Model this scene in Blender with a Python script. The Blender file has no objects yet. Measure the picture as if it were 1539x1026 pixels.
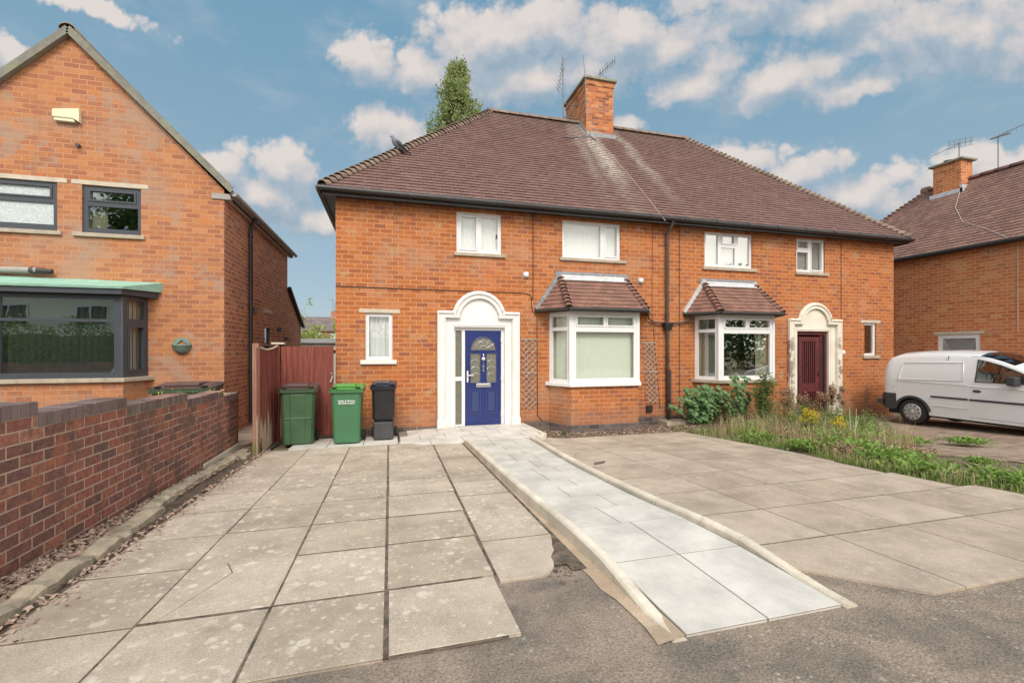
import bpy, bmesh, math, random
from mathutils import Vector, Matrix
R = math.radians
random.seed(7)
sc = bpy.context.scene
col = sc.collection

# ---------------------------------------------------------------- camera
cam = bpy.data.cameras.new('camera')
cam_o = bpy.data.objects.new('camera', cam); col.objects.link(cam_o)
cam_o.location = (1.05, -9.75, 1.76)
cam_o.rotation_euler = (R(90), 0, -math.atan(184.5/676))
cam.sensor_width = 36; cam.lens = 36*676/1539; cam.shift_y = 12/1539
cam.clip_start = 0.05; cam.clip_end = 3000
sc.camera = cam_o
sc.view_settings.view_transform = 'Standard'; sc.view_settings.look = 'None'
sc.view_settings.exposure = 0.52
sc.cycles.max_bounces = 7; sc.cycles.diffuse_bounces = 3; sc.cycles.glossy_bounces = 3; sc.cycles.transparent_max_bounces = 10; sc.cycles.transmission_bounces = 4; sc.view_settings.gamma = 1.0

# ---------------------------------------------------------------- node helper
class NT:
    def __init__(s, nt): s.nt = nt; s.n = nt.nodes; s.l = nt.links
    def node(s, t, **kw):
        n = s.n.new(t)
        for k, v in kw.items(): setattr(n, k, v)
        return n
    def put(s, sock, v):
        if isinstance(v, bpy.types.NodeSocket): s.l.new(v, sock)
        elif isinstance(v, (tuple, list)) and len(v) == 3 and sock.type == 'RGBA': sock.default_value = (*v, 1)
        else: sock.default_value = v
    def math(s, op, a, b=0.0, c=None, clamp=False):
        n = s.node('ShaderNodeMath', operation=op, use_clamp=clamp)
        s.put(n.inputs[0], a); s.put(n.inputs[1], b)
        if c is not None: s.put(n.inputs[2], c)
        return n.outputs[0]
    def vmath(s, op, a, b=None, out=0):
        n = s.node('ShaderNodeVectorMath', operation=op)
        s.put(n.inputs[0], a)
        if b is not None: s.put(n.inputs[1], b)
        return n.outputs[out]
    def mix(s, f, a, b, mode='MIX'):
        n = s.node('ShaderNodeMix', data_type='RGBA', blend_type=mode)
        s.put(n.inputs[0], f); s.put(n.inputs[6], a); s.put(n.inputs[7], b)
        return n.outputs[2]
    def mapr(s, v, a, b, c=0.0, d=1.0, smooth=False):
        n = s.node('ShaderNodeMapRange')
        if smooth: n.interpolation_type = 'SMOOTHSTEP'
        s.put(n.inputs[0], v)
        for i, q in enumerate((a, b, c, d)): s.put(n.inputs[i+1], q)
        return n.outputs[0]
    def noise(s, vec, scale, detail=4, rough=.55, out=0, dist=0):
        n = s.node('ShaderNodeTexNoise')
        if vec is not None: s.put(n.inputs['Vector'], vec)
        n.inputs['Scale'].default_value = scale; n.inputs['Detail'].default_value = detail
        n.inputs['Roughness'].default_value = rough; n.inputs['Distortion'].default_value = dist
        return n.outputs[out]
    def voro(s, vec, scale, feature='F1', out='Distance', rnd=1):
        n = s.node('ShaderNodeTexVoronoi', feature=feature)
        s.put(n.inputs['Vector'], vec); n.inputs['Scale'].default_value = scale; n.inputs['Randomness'].default_value = rnd
        return n.outputs[out]
    def ramp(s, v, stops, interp='LINEAR'):
        n = s.node('ShaderNodeValToRGB'); n.color_ramp.interpolation = interp
        e = n.color_ramp.elements
        while len(e) < len(stops): e.new(0.5)
        for i, (p, c) in enumerate(stops): e[i].position = p; e[i].color = (*c, 1)
        s.put(n.inputs[0], v); return n.outputs[0]
    def obj(s): return s.node('ShaderNodeTexCoord').outputs['Object']
    def pos(s): return s.node('ShaderNodeNewGeometry').outputs['Position']
    def uv(s): return s.node('ShaderNodeTexCoord').outputs['UV']
    def rnd(s): return s.node('ShaderNodeAttribute', attribute_name='rnd').outputs['Fac']
    def xyz(s, v):
        n = s.node('ShaderNodeSeparateXYZ'); s.put(n.inputs[0], v); return n.outputs
    def bump(s, h, strength=.5, dist=.01, normal=None):
        n = s.node('ShaderNodeBump'); n.inputs['Strength'].default_value = strength; n.inputs['Distance'].default_value = dist
        s.put(n.inputs['Height'], h)
        if normal is not None: s.put(n.inputs['Normal'], normal)
        return n.outputs[0]

# ---------------------------------------------------------------- world: Nishita sky with scattered cumulus, bright cloud added behind the camera as fill
SUN_EL, SUN_AZ = R(44), R(186)      # azimuth measured from +Y towards +X (sun is in front of the houses, a little left)
w = bpy.data.worlds.new('World'); sc.world = w; w.use_nodes = True
t = NT(w.node_tree); t.n.clear()
sky = t.node('ShaderNodeTexSky', sky_type='NISHITA'); sky.sun_disc = False
sky.sun_elevation = SUN_EL; sky.sun_rotation = SUN_AZ; sky.air_density = 1.0; sky.dust_density = 1.2; sky.ozone_density = 2.0
tc = t.node('ShaderNodeTexCoord').outputs['Generated']
g = t.xyz(tc)
az = t.math('ARCTAN2', g[0], g[1]); el = t.math('ARCSINE', g[2])
cb = t.node('ShaderNodeCombineXYZ'); t.put(cb.inputs[0], az); t.put(cb.inputs[1], el)
AE = cb.outputs[0]
BLOBS = [(-0.034,0.549,0.067,0.037),(0.063,0.547,0.085,0.038),(0.164,0.58,0.102,0.057),(0.252,0.602,0.118,0.055),(0.385,0.609,0.123,0.051),(0.514,0.588,0.104,0.048),(0.297,0.542,0.132,0.039),(0.164,0.532,0.088,0.031),(0.457,0.542,0.114,0.032),(0.595,0.567,0.073,0.035),(0.703,0.53,0.075,0.03),(0.66,0.493,0.095,0.025),(0.801,0.478,0.11,0.033),(0.913,0.436,0.071,0.023),(0.745,0.586,0.105,0.041),(0.864,0.544,0.101,0.04),(0.967,0.497,0.104,0.044),(1.07,0.462,0.086,0.045),(1.13,0.42,0.063,0.048),(0.923,0.485,0.102,0.026),(-0.004,0.428,0.08,0.038),(0.035,0.42,0.056,0.029),(-0.31,0.334,0.044,0.015),(-0.205,0.345,0.059,0.033),(-0.251,0.299,0.078,0.023),(-0.151,0.258,0.074,0.023),(-0.584,0.414,0.024,0.025),(-0.507,0.507,0.099,0.01),(-0.621,0.41,0.035,0.039),(0.745,0.358,0.082,0.023),(0.823,0.319,0.064,0.023),(0.913,0.268,0.075,0.026),(0.984,0.246,0.05,0.023),(1.055,0.281,0.031,0.023),(1.094,0.264,0.034,0.015),(0.514,0.448,0.036,0.016),(0.834,0.631,0.317,0.035)]
def cloud_group(name, full):
  grp = bpy.data.node_groups.new(name, 'ShaderNodeTree')
  grp.interface.new_socket('P', in_out='INPUT', socket_type='NodeSocketVector')
  grp.interface.new_socket('D', in_out='OUTPUT', socket_type='NodeSocketFloat')
  q = NT(grp); gi = q.node('NodeGroupInput').outputs[0]; go = q.node('NodeGroupOutput')
  e_ = q.xyz(gi)
  ta = q.math('SUBTRACT', e_[0], .33)      # even out the size of the puffs over the dome
  tn = q.math('TANGENT', q.math('MINIMUM', q.math('MAXIMUM', ta, -1.2), 1.2)); te = q.math('DIVIDE', q.math('TANGENT', e_[1]), q.math('COSINE', ta))
  cv = q.node('ShaderNodeCombineXYZ'); q.put(cv.inputs[0], tn); q.put(cv.inputs[1], te); n0 = cv.outputs[0]
  nz = q.noise(n0, 9, 3 if full else 2, .55, out=1)
  off = q.vmath('SUBTRACT', nz, (.5, .5, .5))
  pw = q.vmath('ADD', gi, q.vmath('MULTIPLY', off, (.055, .04, 0)))
  nw = q.vmath('ADD', n0, q.vmath('MULTIPLY', off, (.05, .05, 0)))
  acc = None
  for (a, e, ra, re) in BLOBS:
    ra, re = (ra*1.3, re*1.25) if e < .40 else (ra*1.08, re*1.12)
    d = q.vmath('MULTIPLY', q.vmath('SUBTRACT', pw, (a, e, 0)), (1/(ra*1.08), 1/(re*1.16), 0))
    v = q.math('SUBTRACT', 1.0, q.vmath('LENGTH', d, out=1))
    acc = v if acc is None else q.math('SMOOTH_MAX', acc, v, .22)
  D = q.math('MAXIMUM', acc, -1.5)
  for sc_, am in ((9, .62), (21, .40), (47, .24), (100, .13)) if full else ((9, .62), (21, .40)):
    v = q.node('ShaderNodeTexVoronoi', voronoi_dimensions='2D', feature='SMOOTH_F1' if sc_ == 9 else 'F1'); q.put(v.inputs['Vector'], nw); v.inputs['Scale'].default_value = sc_
    if sc_ == 9: v.inputs['Smoothness'].default_value = .35
    D = q.math('ADD', D, q.math('MULTIPLY', q.math('SUBTRACT', .42, v.outputs['Distance']), am))
  q.put(go.inputs[0], D)
  return grp
GF, GL = cloud_group('cloud_field', True), cloud_group('cloud_field_soft', False)
def cf(vec, grp):
    n = t.node('ShaderNodeGroup'); n.node_tree = grp; t.put(n.inputs[0], vec); return n.outputs[0]
d0 = cf(AE, GF); d1 = cf(t.vmath('ADD', AE, (-.012, .040, 0)), GL)
mask = t.mapr(d0, -.10, .38, 0, .96, True)
lit = t.math('ADD', .40, t.math('MULTIPLY', t.math('SUBTRACT', d0, d1), .75), clamp=True)
ccol = t.ramp(lit, [(0.0, (.33, .43, .53)), (.35, (.43, .50, .575)), (.6, (.60, .59, .605)), (.85, (.72, .67, .645)), (1.0, (.77, .71, .67))])
K = 7.7
ccol = t.mix(1.0, ccol, (K, K, K), 'MULTIPLY')
# unseen cloud cover behind the camera, added extra bright to fill the house fronts
back = t.mapr(g[1], .15, -.35, 0, 1, True)
bn = t.mapr(t.noise(tc, 2.2, 6, .6), .38, .56, 0, 1, True)
bmask = t.math('MULTIPLY', back, bn)
skyc = t.mix(1.0, sky.outputs[0], (.62, .96, 1.12), 'MULTIPLY')
up = t.mapr(g[2], -.02, .6)
haze = t.ramp(up, [(0, (.55, .59, .62)), (.30, (.40, .505, .565)), (.62, (.285, .44, .53)), (1, (.20, .39, .53))])
haze = t.mix(1.0, haze, (K, K, K), 'MULTIPLY')
skyc = t.mix(.80, skyc, haze)
thin = t.math('MULTIPLY', t.mapr(t.noise(t.vmath('MULTIPLY', AE, (1, 2.2, 1)), 5.5, 7, .6), .46, .75, 0, .38, True), 1.0)
skyc = t.mix(thin, skyc, (.50*K, .56*K, .62*K))
c = t.mix(mask, skyc, ccol)
c = t.mix(bmask, c, (2.6*K, 2.45*K, 2.25*K))
bg = t.node('ShaderNodeBackground'); t.put(bg.inputs[0], c); bg.inputs[1].default_value = 0.09
ow = t.node('ShaderNodeOutputWorld'); t.l.new(bg.outputs[0], ow.inputs[0])

sl = bpy.data.lights.new('sun', 'SUN'); sl.energy = 1.65; sl.angle = R(20); sl.color = (1, .92, .82)
w.cycles.sampling_method = 'MANUAL'; w.cycles.sample_map_resolution = 256
so = bpy.data.objects.new('sun', sl); col.objects.link(so)
sd = Vector((math.sin(SUN_AZ)*math.cos(SUN_EL), math.cos(SUN_AZ)*math.cos(SUN_EL), math.sin(SUN_EL)))
so.rotation_euler = sd.to_track_quat('Z', 'Y').to_euler(); so.location = (0, -20, 30)

# ---------------------------------------------------------------- materials
MATS = {}
def mat(name, fn):
    m = bpy.data.materials.new(name); m.use_nodes = True
    nt = NT(m.node_tree); b = nt.n['Principled BSDF']
    fn(nt, b); MATS[name] = m; return m
def plain(name, c, rough=.6, var=.12, scale=9, bump=0, metal=0, spec=.5, bscale=None, dirt=None, coat=0):
    def fn(t, b):
        p = t.obj()
        n = t.mapr(t.noise(p, scale, 5, .6), .3, .7, 1-var, 1+var)
        cc = t.node('ShaderNodeCombineXYZ')
        for i in range(3): t.put(cc.inputs[i], n)
        out = t.mix(1.0, c, cc.outputs[0], 'MULTIPLY')
        if dirt:
            dm = t.mapr(t.noise(p, dirt[2], 6, .65), dirt[1], dirt[1]+.16, 0, dirt[3], True)
            out = t.mix(dm, out, dirt[0])
        t.put(b.inputs['Base Color'], out)
        b.inputs['Roughness'].default_value = rough; b.inputs['Metallic'].default_value = metal
        b.inputs['Specular IOR Level'].default_value = spec; b.inputs['Coat Weight'].default_value = coat
        if bump: t.put(b.inputs['Normal'], t.bump(t.noise(p, bscale or 60, 5, .6), bump, .01))
    return mat(name, fn)
def brick(name, stops, mortar, bw=.247, rh=.095, ms=.0100, weather=None, scale_w=1.1, wamt=.5, spots=None, bump=.35, mott=(.74, 1.24), mscale=38, voff=0, streak=0, base_tint=None):
    def fn(t, b):
        uv = t.uv(); p = t.pos()
        wob = t.vmath('MULTIPLY', t.vmath('SUBTRACT', t.noise(uv, 7, 2, .5, out=1), (.5, .5, .5)), (.009, .007, 0))
        v = t.vmath('ADD', t.vmath('ADD', uv, wob), (0, voff, 0))
        n = t.node('ShaderNodeTexBrick'); n.offset = .5; n.offset_frequency = 2; n.squash = 1
        t.put(n.inputs['Vector'], v)
        n.inputs['Color1'].default_value = (0, 0, 0, 1); n.inputs['Color2'].default_value = (1, 1, 1, 1); n.inputs['Mortar'].default_value = (.5, .5, .5, 1)
        n.inputs['Scale'].default_value = 1; n.inputs['Mortar Size'].default_value = ms; n.inputs['Mortar Smooth'].default_value = .25
        n.inputs['Bias'].default_value = 0; n.inputs['Brick Width'].default_value = bw; n.inputs['Row Height'].default_value = rh
        per = t.math('ADD', t.xyz(n.outputs['Color'])[0], t.math('MULTIPLY', t.math('SUBTRACT', t.noise(p, .9, 5, .6), .5), .55), clamp=True)
        c = t.ramp(per, stops)
        f = t.mapr(t.noise(p, mscale, 5, .75), .28, .72, mott[0], mott[1])
        cc = t.node('ShaderNodeCombineXYZ'); [t.put(cc.inputs[i], f) for i in range(3)]
        c = t.mix(1.0, c, cc.outputs[0], 'MULTIPLY')
        mc = t.mix(t.mapr(t.noise(p, 3, 6, .7), .35, .65), mortar, tuple(x*.84 for x in mortar))
        c2 = t.mix(n.outputs['Fac'], c, mc)
        if weather:
            wm = t.mapr(t.noise(p, scale_w, 8, .68), .50, .66, 0, wamt, True)
            c2 = t.mix(wm, c2, weather)
        if spots:
            for (cl, sc_, thr, amt) in spots:
                sm = t.mapr(t.noise(t.vmath('ADD', p, (sc_*3, 7, 2)), sc_, 6, .7), thr, thr+.09, 0, amt, True)
                c2 = t.mix(sm, c2, cl)
        if streak:
            sv = t.noise(t.vmath('MULTIPLY', p, (5.5, 5.5, .28)), 1.0, 5, .65)
            c2 = t.mix(t.math('MULTIPLY', t.mapr(sv, .54, .70, 0, streak, True), t.mapr(t.noise(p, .6, 2), .4, .6)), c2, (.22, .13, .095))
        if base_tint:   # rising damp and splash stain near the ground
            zz = t.math('ADD', t.xyz(p)[2], t.math('MULTIPLY', t.noise(p, 3, 5, .6), -.7))
            c2 = t.mix(t.mapr(zz, .25, -.25, 0, base_tint[1], True), c2, base_tint[0])
        t.put(b.inputs['Base Color'], c2)
        b.inputs['Roughness'].default_value = .9; b.inputs['Specular IOR Level'].default_value = .25
        h = t.math('ADD', t.math('MULTIPLY', t.math('SUBTRACT', 1.0, n.outputs['Fac']), 1.0), t.math('MULTIPLY', t.noise(p, 55, 5, .7), .55))
        h = t.math('ADD', h, t.math('MULTIPLY', t.xyz(n.outputs['Color'])[0], .25))
        t.put(b.inputs['Normal'], t.bump(h, bump, .012))
    return mat(name, fn)
O1, O2, O3, O4, O5 = (.325,.106,.042), (.375,.121,.041), (.41,.136,.043), (.445,.155,.048), (.36,.155,.085)
brick('brick_orange', [(0, (.27,.095,.055)), (.14, O1), (.4, O2), (.68, O3), (.88, O4), (1, (.45,.18,.08))], (.54,.275,.14),
      weather=(.42,.26,.17), scale_w=.7, wamt=.5, spots=[((.42,.29,.16), 2.3, .58, .6), ((.50,.15,.05), 1.3, .55, .5), ((.30,.20,.165), 4.5, .59, .55), ((.46,.33,.15), 7, .66, .5)], streak=.45, base_tint=((.30,.17,.115), .5))
brick('brick_left', [(0, (.32,.13,.075)), (.25, (.37,.15,.078)), (.55, (.41,.172,.08)), (.85, (.46,.195,.082)), (1, (.48,.22,.11))], (.50,.265,.15),
      weather=(.37,.25,.18), scale_w=.8, wamt=.6, spots=[((.34,.255,.20), 1.5, .52, .6), ((.52,.18,.055), 3.1, .60, .6), ((.31,.25,.22), 6, .63, .6)], streak=.3)
brick('brick_right', [(0, (.36,.12,.06)), (.2, (.44,.145,.062)), (.55, (.50,.172,.068)), (.85, (.53,.20,.08)), (1, (.54,.26,.12))], (.60,.36,.21), rh=.1,
      weather=(.45,.28,.15), scale_w=.7, wamt=.4)
brick('brick_side', [(0, (.28,.12,.085)), (.25, (.39,.15,.09)), (.6, (.49,.175,.09)), (.85, (.54,.20,.09)), (1, (.56,.27,.14))], (.60,.42,.30),
      weather=(.38,.20,.13), scale_w=.9, wamt=.4)
brick('brick_plinth', [(0, (.07,.06,.06)), (.5, (.12,.10,.10)), (1, (.19,.12,.10))], (.22,.17,.13), ms=.006, weather=(.2,.17,.14), wamt=.6, scale_w=3)
brick('brick_garden', [(0, (.15,.088,.078)), (.25, (.21,.098,.082)), (.5, (.26,.108,.085)), (.8, (.31,.12,.085)), (1, (.35,.165,.12))], (.52,.38,.29), bw=.232, rh=.0875, ms=.0075, voff=.0375,
      weather=(.13,.088,.075), scale_w=1.6, wamt=.8, spots=[((.38,.14,.085), 3.3, .54, .65), ((.095,.07,.06), 2.4, .55, .55), ((.12,.09,.08), 9, .56, .6), ((.50,.44,.41), 7.5, .68, .55)], bump=.8, mott=(.55, 1.5), mscale=22)
brick('brick_chimney', [(0, (.20,.08,.05)), (.3, (.36,.11,.05)), (.7, (.50,.17,.06)), (1, (.55,.25,.1))], (.42,.24,.14), weather=(.36,.28,.22), scale_w=1.2, wamt=.4, bump=.6)
brick('block_paving_m', [(0, (.22,.15,.12)), (.5, (.30,.21,.165)), (1, (.37,.28,.22))], (.17,.14,.105), bw=.21, rh=.105, ms=.006, weather=(.36,.30,.24), scale_w=.8, wamt=.6,
      spots=[((.12,.15,.06), 1.2, .6, .6)])
brick('copper_seam', [(0, (.15,.40,.30)), (1, (.22,.50,.38))], (.1,.3,.24), bw=.9, rh=9, ms=.01)

def tile_mat(name, stops, lichen, lscale=1.0, thr=.52, lam=.6, streak=False, moss=None):
    def fn(t, b):
        p = t.pos(); r = t.rnd()
        v = t.math('ADD', t.math('MULTIPLY', r, .6), t.math('MULTIPLY', t.math('SUBTRACT', t.noise(p, .8, 5, .6), .3), .9), clamp=True)
        c = t.ramp(v, stops)
        f = t.mapr(t.noise(p, 24, 6, .7), .25, .75, .7, 1.3)
        cc = t.node('ShaderNodeCombineXYZ'); [t.put(cc.inputs[i], f) for i in range(3)]
        c = t.mix(1.0, c, cc.outputs[0], 'MULTIPLY')
        fine = t.mapr(t.noise(p, 14, 8, .75), .5, .66, 0, 1, True)
        m = t.math('MULTIPLY', t.mapr(t.noise(p, lscale, 5, .6), thr, thr+.2, 0, lam, True), fine)
        c = t.mix(m, c, lichen)
        if streak:  # pale lichen run below the chimney, down both sides
            g = t.xyz(p)
            for (x0, x1, sl_, wd, am) in ((6.35, 0, .095, .50, 1.0), (8.25, 0, .0, .35, .6), (5.3, 0, .16, .3, .45)):
                dx = t.math('ABSOLUTE', t.math('SUBTRACT', g[0], t.math('ADD', t.math('ADD', x0, t.math('MULTIPLY', g[2], sl_)), t.math('MULTIPLY', t.math('SUBTRACT', t.noise(p, 1.2, 3), .5), .6))))
                k = t.math('MULTIPLY', t.mapr(dx, 0, wd, 1, 0, True), t.mapr(g[2], 5.2, 7.6, .10, .85, True))
                k = t.math('MULTIPLY', k, t.mapr(t.noise(p, 11, 8, .8), .38, .52, 0, am, True))
                c = t.mix(k, c, (.50, .46, .40))
            rm = t.math('MULTIPLY', t.mapr(g[2], 8.2, 9.2, 0, .55, True), fine)
            c = t.mix(rm, c, (.25, .25, .17))
        t.put(b.inputs['Base Color'], c); b.inputs['Roughness'].default_value = .88; b.inputs['Specular IOR Level'].default_value = .3
        t.put(b.inputs['Normal'], t.bump(t.noise(p, 45, 5, .7), .4, .008))
    return mat(name, fn)
tile_mat('tile_main', [(0, (.150,.088,.080)), (.35, (.168,.097,.088)), (.7, (.188,.111,.098)), (1, (.215,.136,.116))], (.36,.31,.27), .9, .5, .5, True)
tile_mat('tile_bay', [(0, (.14,.085,.07)), (.35, (.20,.11,.087)), (.7, (.245,.13,.10)), (1, (.28,.18,.14))], (.10,.085,.06), 2.2, .48, .8)
tile_mat('tile_right', [(0, (.16,.09,.075)), (.4, (.22,.125,.105)), (.8, (.27,.16,.13)), (1, (.34,.23,.18))], (.42,.32,.25), 1.0, .48, .6)
tile_mat('tile_hip', [(0, (.15,.11,.09)), (.5, (.23,.17,.135)), (1, (.31,.25,.19))], (.20,.20,.11), 2.5, .45, .8)

def slab_fn(c1, c2, blot, bl_amt, speck=1.0, tint=None, stain=True):
    def fn(t, b):
        p = t.pos(); r = t.rnd()
        c = t.mix(r, c1, c2)
        n1 = t.mapr(t.noise(p, 2.4, 7, .65), .3, .7, .76, 1.2)
        n2 = t.mapr(t.noise(p, 110, 4, .8), .25, .75, 1-.42*speck, 1+.42*speck)
        cc = t.node('ShaderNodeCombineXYZ'); k = t.math('MULTIPLY', n1, n2); [t.put(cc.inputs[i], k) for i in range(3)]
        c = t.mix(1.0, c, cc.outputs[0], 'MULTIPLY')
        if bl_amt:
            pv = t.vmath('ADD', p, t.vmath('MULTIPLY', t.noise(p, 11, 4, .65, out=1), (.10, .10, 0)))
            reg = t.mapr(t.noise(p, 1.1, 3), .36, .52, .1, 1, True)
            a = t.mapr(t.voro(pv, 8.0), .33, .22, 0, 1, True)
            a2 = t.mapr(t.voro(t.vmath('ADD', pv, (3.1, 1.7, 0)), 17), .30, .18, 0, .8, True)
            br = t.mapr(t.noise(p, 42, 4, .7), .3, .55, .35, 1)
            sel = t.mapr(t.noise(t.vmath('ADD', p, (9, 4, 0)), 5, 2), .45, .55, 0, 1, True)
            m = t.math('MULTIPLY', t.math('MULTIPLY', t.math('MAXIMUM', t.math('MULTIPLY', a, sel), a2), reg), t.math('MULTIPLY', br, bl_amt))
            c = t.mix(m, c, blot)
        if stain:
            sm = t.mapr(t.noise(t.vmath('ADD', p, (5, 5, 5)), 1.7, 8, .7), .54, .70, 0, .5, True)
            c = t.mix(sm, c, (.27, .205, .15))
        t.put(b.inputs['Base Color'], c); b.inputs['Roughness'].default_value = .93; b.inputs['Specular IOR Level'].default_value = .2
        t.put(b.inputs['Normal'], t.bump(t.noise(p, 90, 6, .8), .5*min(1, speck), .006))
    return fn
mat('slab_old', slab_fn((.415,.352,.278), (.49,.42,.34), (.72,.66,.57), .72))
mat('slab_old_right', slab_fn((.385,.318,.25), (.465,.39,.315), (.60,.54,.46), .40, .75))
mat('paving_new', slab_fn((.535,.505,.46), (.59,.565,.525), (.6,.6,.6), 0, .22, stain=False))
mat('kerb_m', slab_fn((.60,.54,.44), (.68,.62,.52), (.6,.6,.6), 0, .35, stain=True))
mat('mortar_sand', slab_fn((.46,.35,.25), (.54,.43,.32), (.6,.6,.6), 0, .9, stain=True))
def asphalt(t, b):
    p = t.pos()
    c = t.mix(t.mapr(t.noise(p, 2.4, 6, .6, dist=.4), .38, .62), (.18,.155,.132), (.32,.255,.20))
    n2 = t.mapr(t.noise(p, 85, 4, .85), .28, .72, .35, 1.75)
    cc = t.node('ShaderNodeCombineXYZ'); [t.put(cc.inputs[i], n2) for i in range(3)]
    c = t.mix(1.0, c, cc.outputs[0], 'MULTIPLY')
    pv = t.vmath('ADD', p, t.vmath('MULTIPLY', t.noise(p, 16, 4, .6, out=1), (.05, .05, 0)))
    a = t.mapr(t.voro(pv, 17), .22, .15, 0, 1, True)
    sel = t.mapr(t.noise(p, 2.2, 3), .50, .60, 0, .75, True)
    c = t.mix(t.math('MULTIPLY', a, sel), c, (.45, .42, .38))
    grit = t.mapr(t.voro(p, 55), .16, .10, 0, .75)
    c = t.mix(grit, c, (.40, .32, .26))
    t.put(b.inputs['Base Color'], c); b.inputs['Roughness'].default_value = .9; b.inputs['Specular IOR Level'].default_value = .25
    t.put(b.inputs['Normal'], t.bump(t.math('ADD', t.noise(p, 90, 5, .8), t.math('MULTIPLY', t.voro(p, 70), .7)), .8, .008))
mat('asphalt', asphalt)
def soil(t, b):
    p = t.pos()
    c = t.ramp(t.noise(p, 9, 9, .75), [(.28, (.045,.03,.022)), (.45, (.105,.072,.05)), (.6, (.17,.125,.09)), (.75, (.25,.19,.14))])
    t.put(b.inputs['Base Color'], c); b.inputs['Roughness'].default_value = 1
    t.put(b.inputs['Normal'], t.bump(t.noise(p, 40, 8, .8), 1, .03))
mat('soil', soil)
plain('soil_joint', (.155, .12, .09), 1, .45, 14, .8, dirt=((.05,.04,.03), .48, 9, .8))
plain('joint_grey', (.22,.205,.185), .9, .2, 14)
def verge(t, b):
    p = t.pos()
    c = t.ramp(t.noise(p, 3.5, 9, .75), [(.3, (.09,.07,.045)), (.45, (.20,.155,.105)), (.58, (.19,.165,.08)), (.72, (.34,.27,.19))])
    t.put(b.inputs['Base Color'], c); b.inputs['Roughness'].default_value = 1
    t.put(b.inputs['Normal'], t.bump(t.noise(p, 30, 8, .8), 1, .03))
mat('verge_soil', verge)
plain('upvc', (.74,.745,.75), .35, .03)
plain('upvc_old', (.70,.70,.68), .4, .05, dirt=((.45,.42,.36), .60, 4, .4))
plain('anthracite', (.052,.060,.075), .38, .06)
plain('white_stone', (.72,.71,.69), .6, .05, 3, .25, bscale=20, dirt=((.50,.46,.40), .60, 3.5, .45))
plain('white_stone_flat', (.74,.735,.72), .6, .04, 3, .15, bscale=20)
def cream_fn(t, b):
    p = t.pos()
    c = t.mix(t.mapr(t.noise(p, 2, 5), .4, .6), (.68,.63,.53), (.76,.71,.62))
    g = t.xyz(p)
    pe = t.math('MULTIPLY', t.mapr(t.noise(p, 4.5, 6, .65), .47, .53, 0, 1, True), t.mapr(t.math('ABSOLUTE', t.math('SUBTRACT', g[0], 12.32)), .70, .82, 0, 1))
    pe = t.math('MULTIPLY', pe, t.mapr(g[2], 2.3, 1.9, 0, 1))
    c = t.mix(pe, c, (.30,.245,.20))
    t.put(b.inputs['Base Color'], c); b.inputs['Roughness'].default_value = .75
    t.put(b.inputs['Normal'], t.bump(t.math('ADD', t.noise(p, 20, 5), t.math('MULTIPLY', pe, -1.5)), .4, .01))
mat('cream_stone', cream_fn)
plain('concrete', (.40,.345,.27), .9, .15, 6, .4, dirt=((.20,.17,.12), .55, 5, .6))
plain('concrete_light', (.52,.46,.37), .9, .12, 6, .3, dirt=((.30,.25,.18), .58, 5, .5))
plain('gutter_black', (.030,.028,.027), .42, .2, 5, dirt=((.12,.11,.09), .58, 7, .4))
plain('pipe_brown', (.085,.06,.055), .45, .25, 5, dirt=((.25,.22,.2), .58, 6, .5))
plain('lead', (.24,.25,.27), .55, .2, 8, .3, dirt=((.42,.42,.42), .55, 6, .6))
plain('lead_new', (.52,.53,.55), .4, .15, 8, .4)
plain('copper', (.27,.48,.39), .7, .15, 6, .2, dirt=((.05,.07,.06), .68, 9, .8))
plain('soffit', (.52,.50,.46), .7, .08)
plain('verge_board', (.20,.195,.165), .85, .2, 6, .3, dirt=((.22,.24,.12), .5, 3, .6))
plain('cable', (.035,.03,.028), .6, .1)
plain('cable_white', (.50,.42,.36), .6, .1)
plain('blue_door', (.013,.026,.145), .32, .06, coat=.3)
plain('blue_light', (.035,.05,.155), .35, .06)
plain('chrome', (.72,.72,.73), .22, .03, metal=.9)
plain('white_metal', (.75,.75,.76), .3, .03)
plain('maroon', (.105,.024,.028), .4, .25, 7, .15, dirt=((.22,.10,.08), .60, 8, .5))
plain('grey_plaster', (.33,.31,.29), .9, .1, 8, .3)
plain('curtain', (.80,.79,.80), .9, .05, 20)
plain('curtain_cream', (.62,.58,.46), .9, .06, 20)
plain('blind', (.76,.78,.68), .8, .04)
plain('blind_dark', (.34,.38,.34), .8, .06)
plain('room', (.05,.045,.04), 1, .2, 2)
plain('trellis_wood', (.36,.28,.24), .9, .3, 12, .3)
plain('green_bin', (.050,.105,.052), .42, .16, 4, .1, dirt=((.10,.14,.09), .60, 5, .4))
plain('green_bin_bright', (.060,.175,.085), .40, .05, 4, dirt=((.06,.20,.09), .62, 6, .35))
plain('green_lid_bright', (.090,.30,.06), .38, .08, 5)
plain('brown_lid', (.105,.062,.058), .5, .2, 6)
plain('black_bin', (.018,.018,.020), .38, .3, 5)
plain('grey_bin', (.055,.055,.060), .5, .2, 5)
plain('navy_lid', (.035,.040,.062), .4, .2, 5)
plain('rubber', (.018,.018,.018), .8, .2, 20, .2)
plain('white_text', (.78,.80,.78), .6, .02)
plain('van_paint', (.71,.72,.735), .28, .02, 2, coat=.6, dirt=((.6,.58,.54), .66, 3, .15))
plain('van_trim', (.045,.047,.052), .55, .12, 12)
plain('hubcap', (.48,.48,.49), .35, .1, 12, metal=.35)
plain('dark', (.010,.010,.011), .7, .2)
plain('seat_fabric', (.16,.165,.18), .9, .2)
plain('chimney_cap_m', (.24,.235,.18), .9, .25, 6, .5, dirt=((.13,.15,.07), .5, 5, .6))
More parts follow.
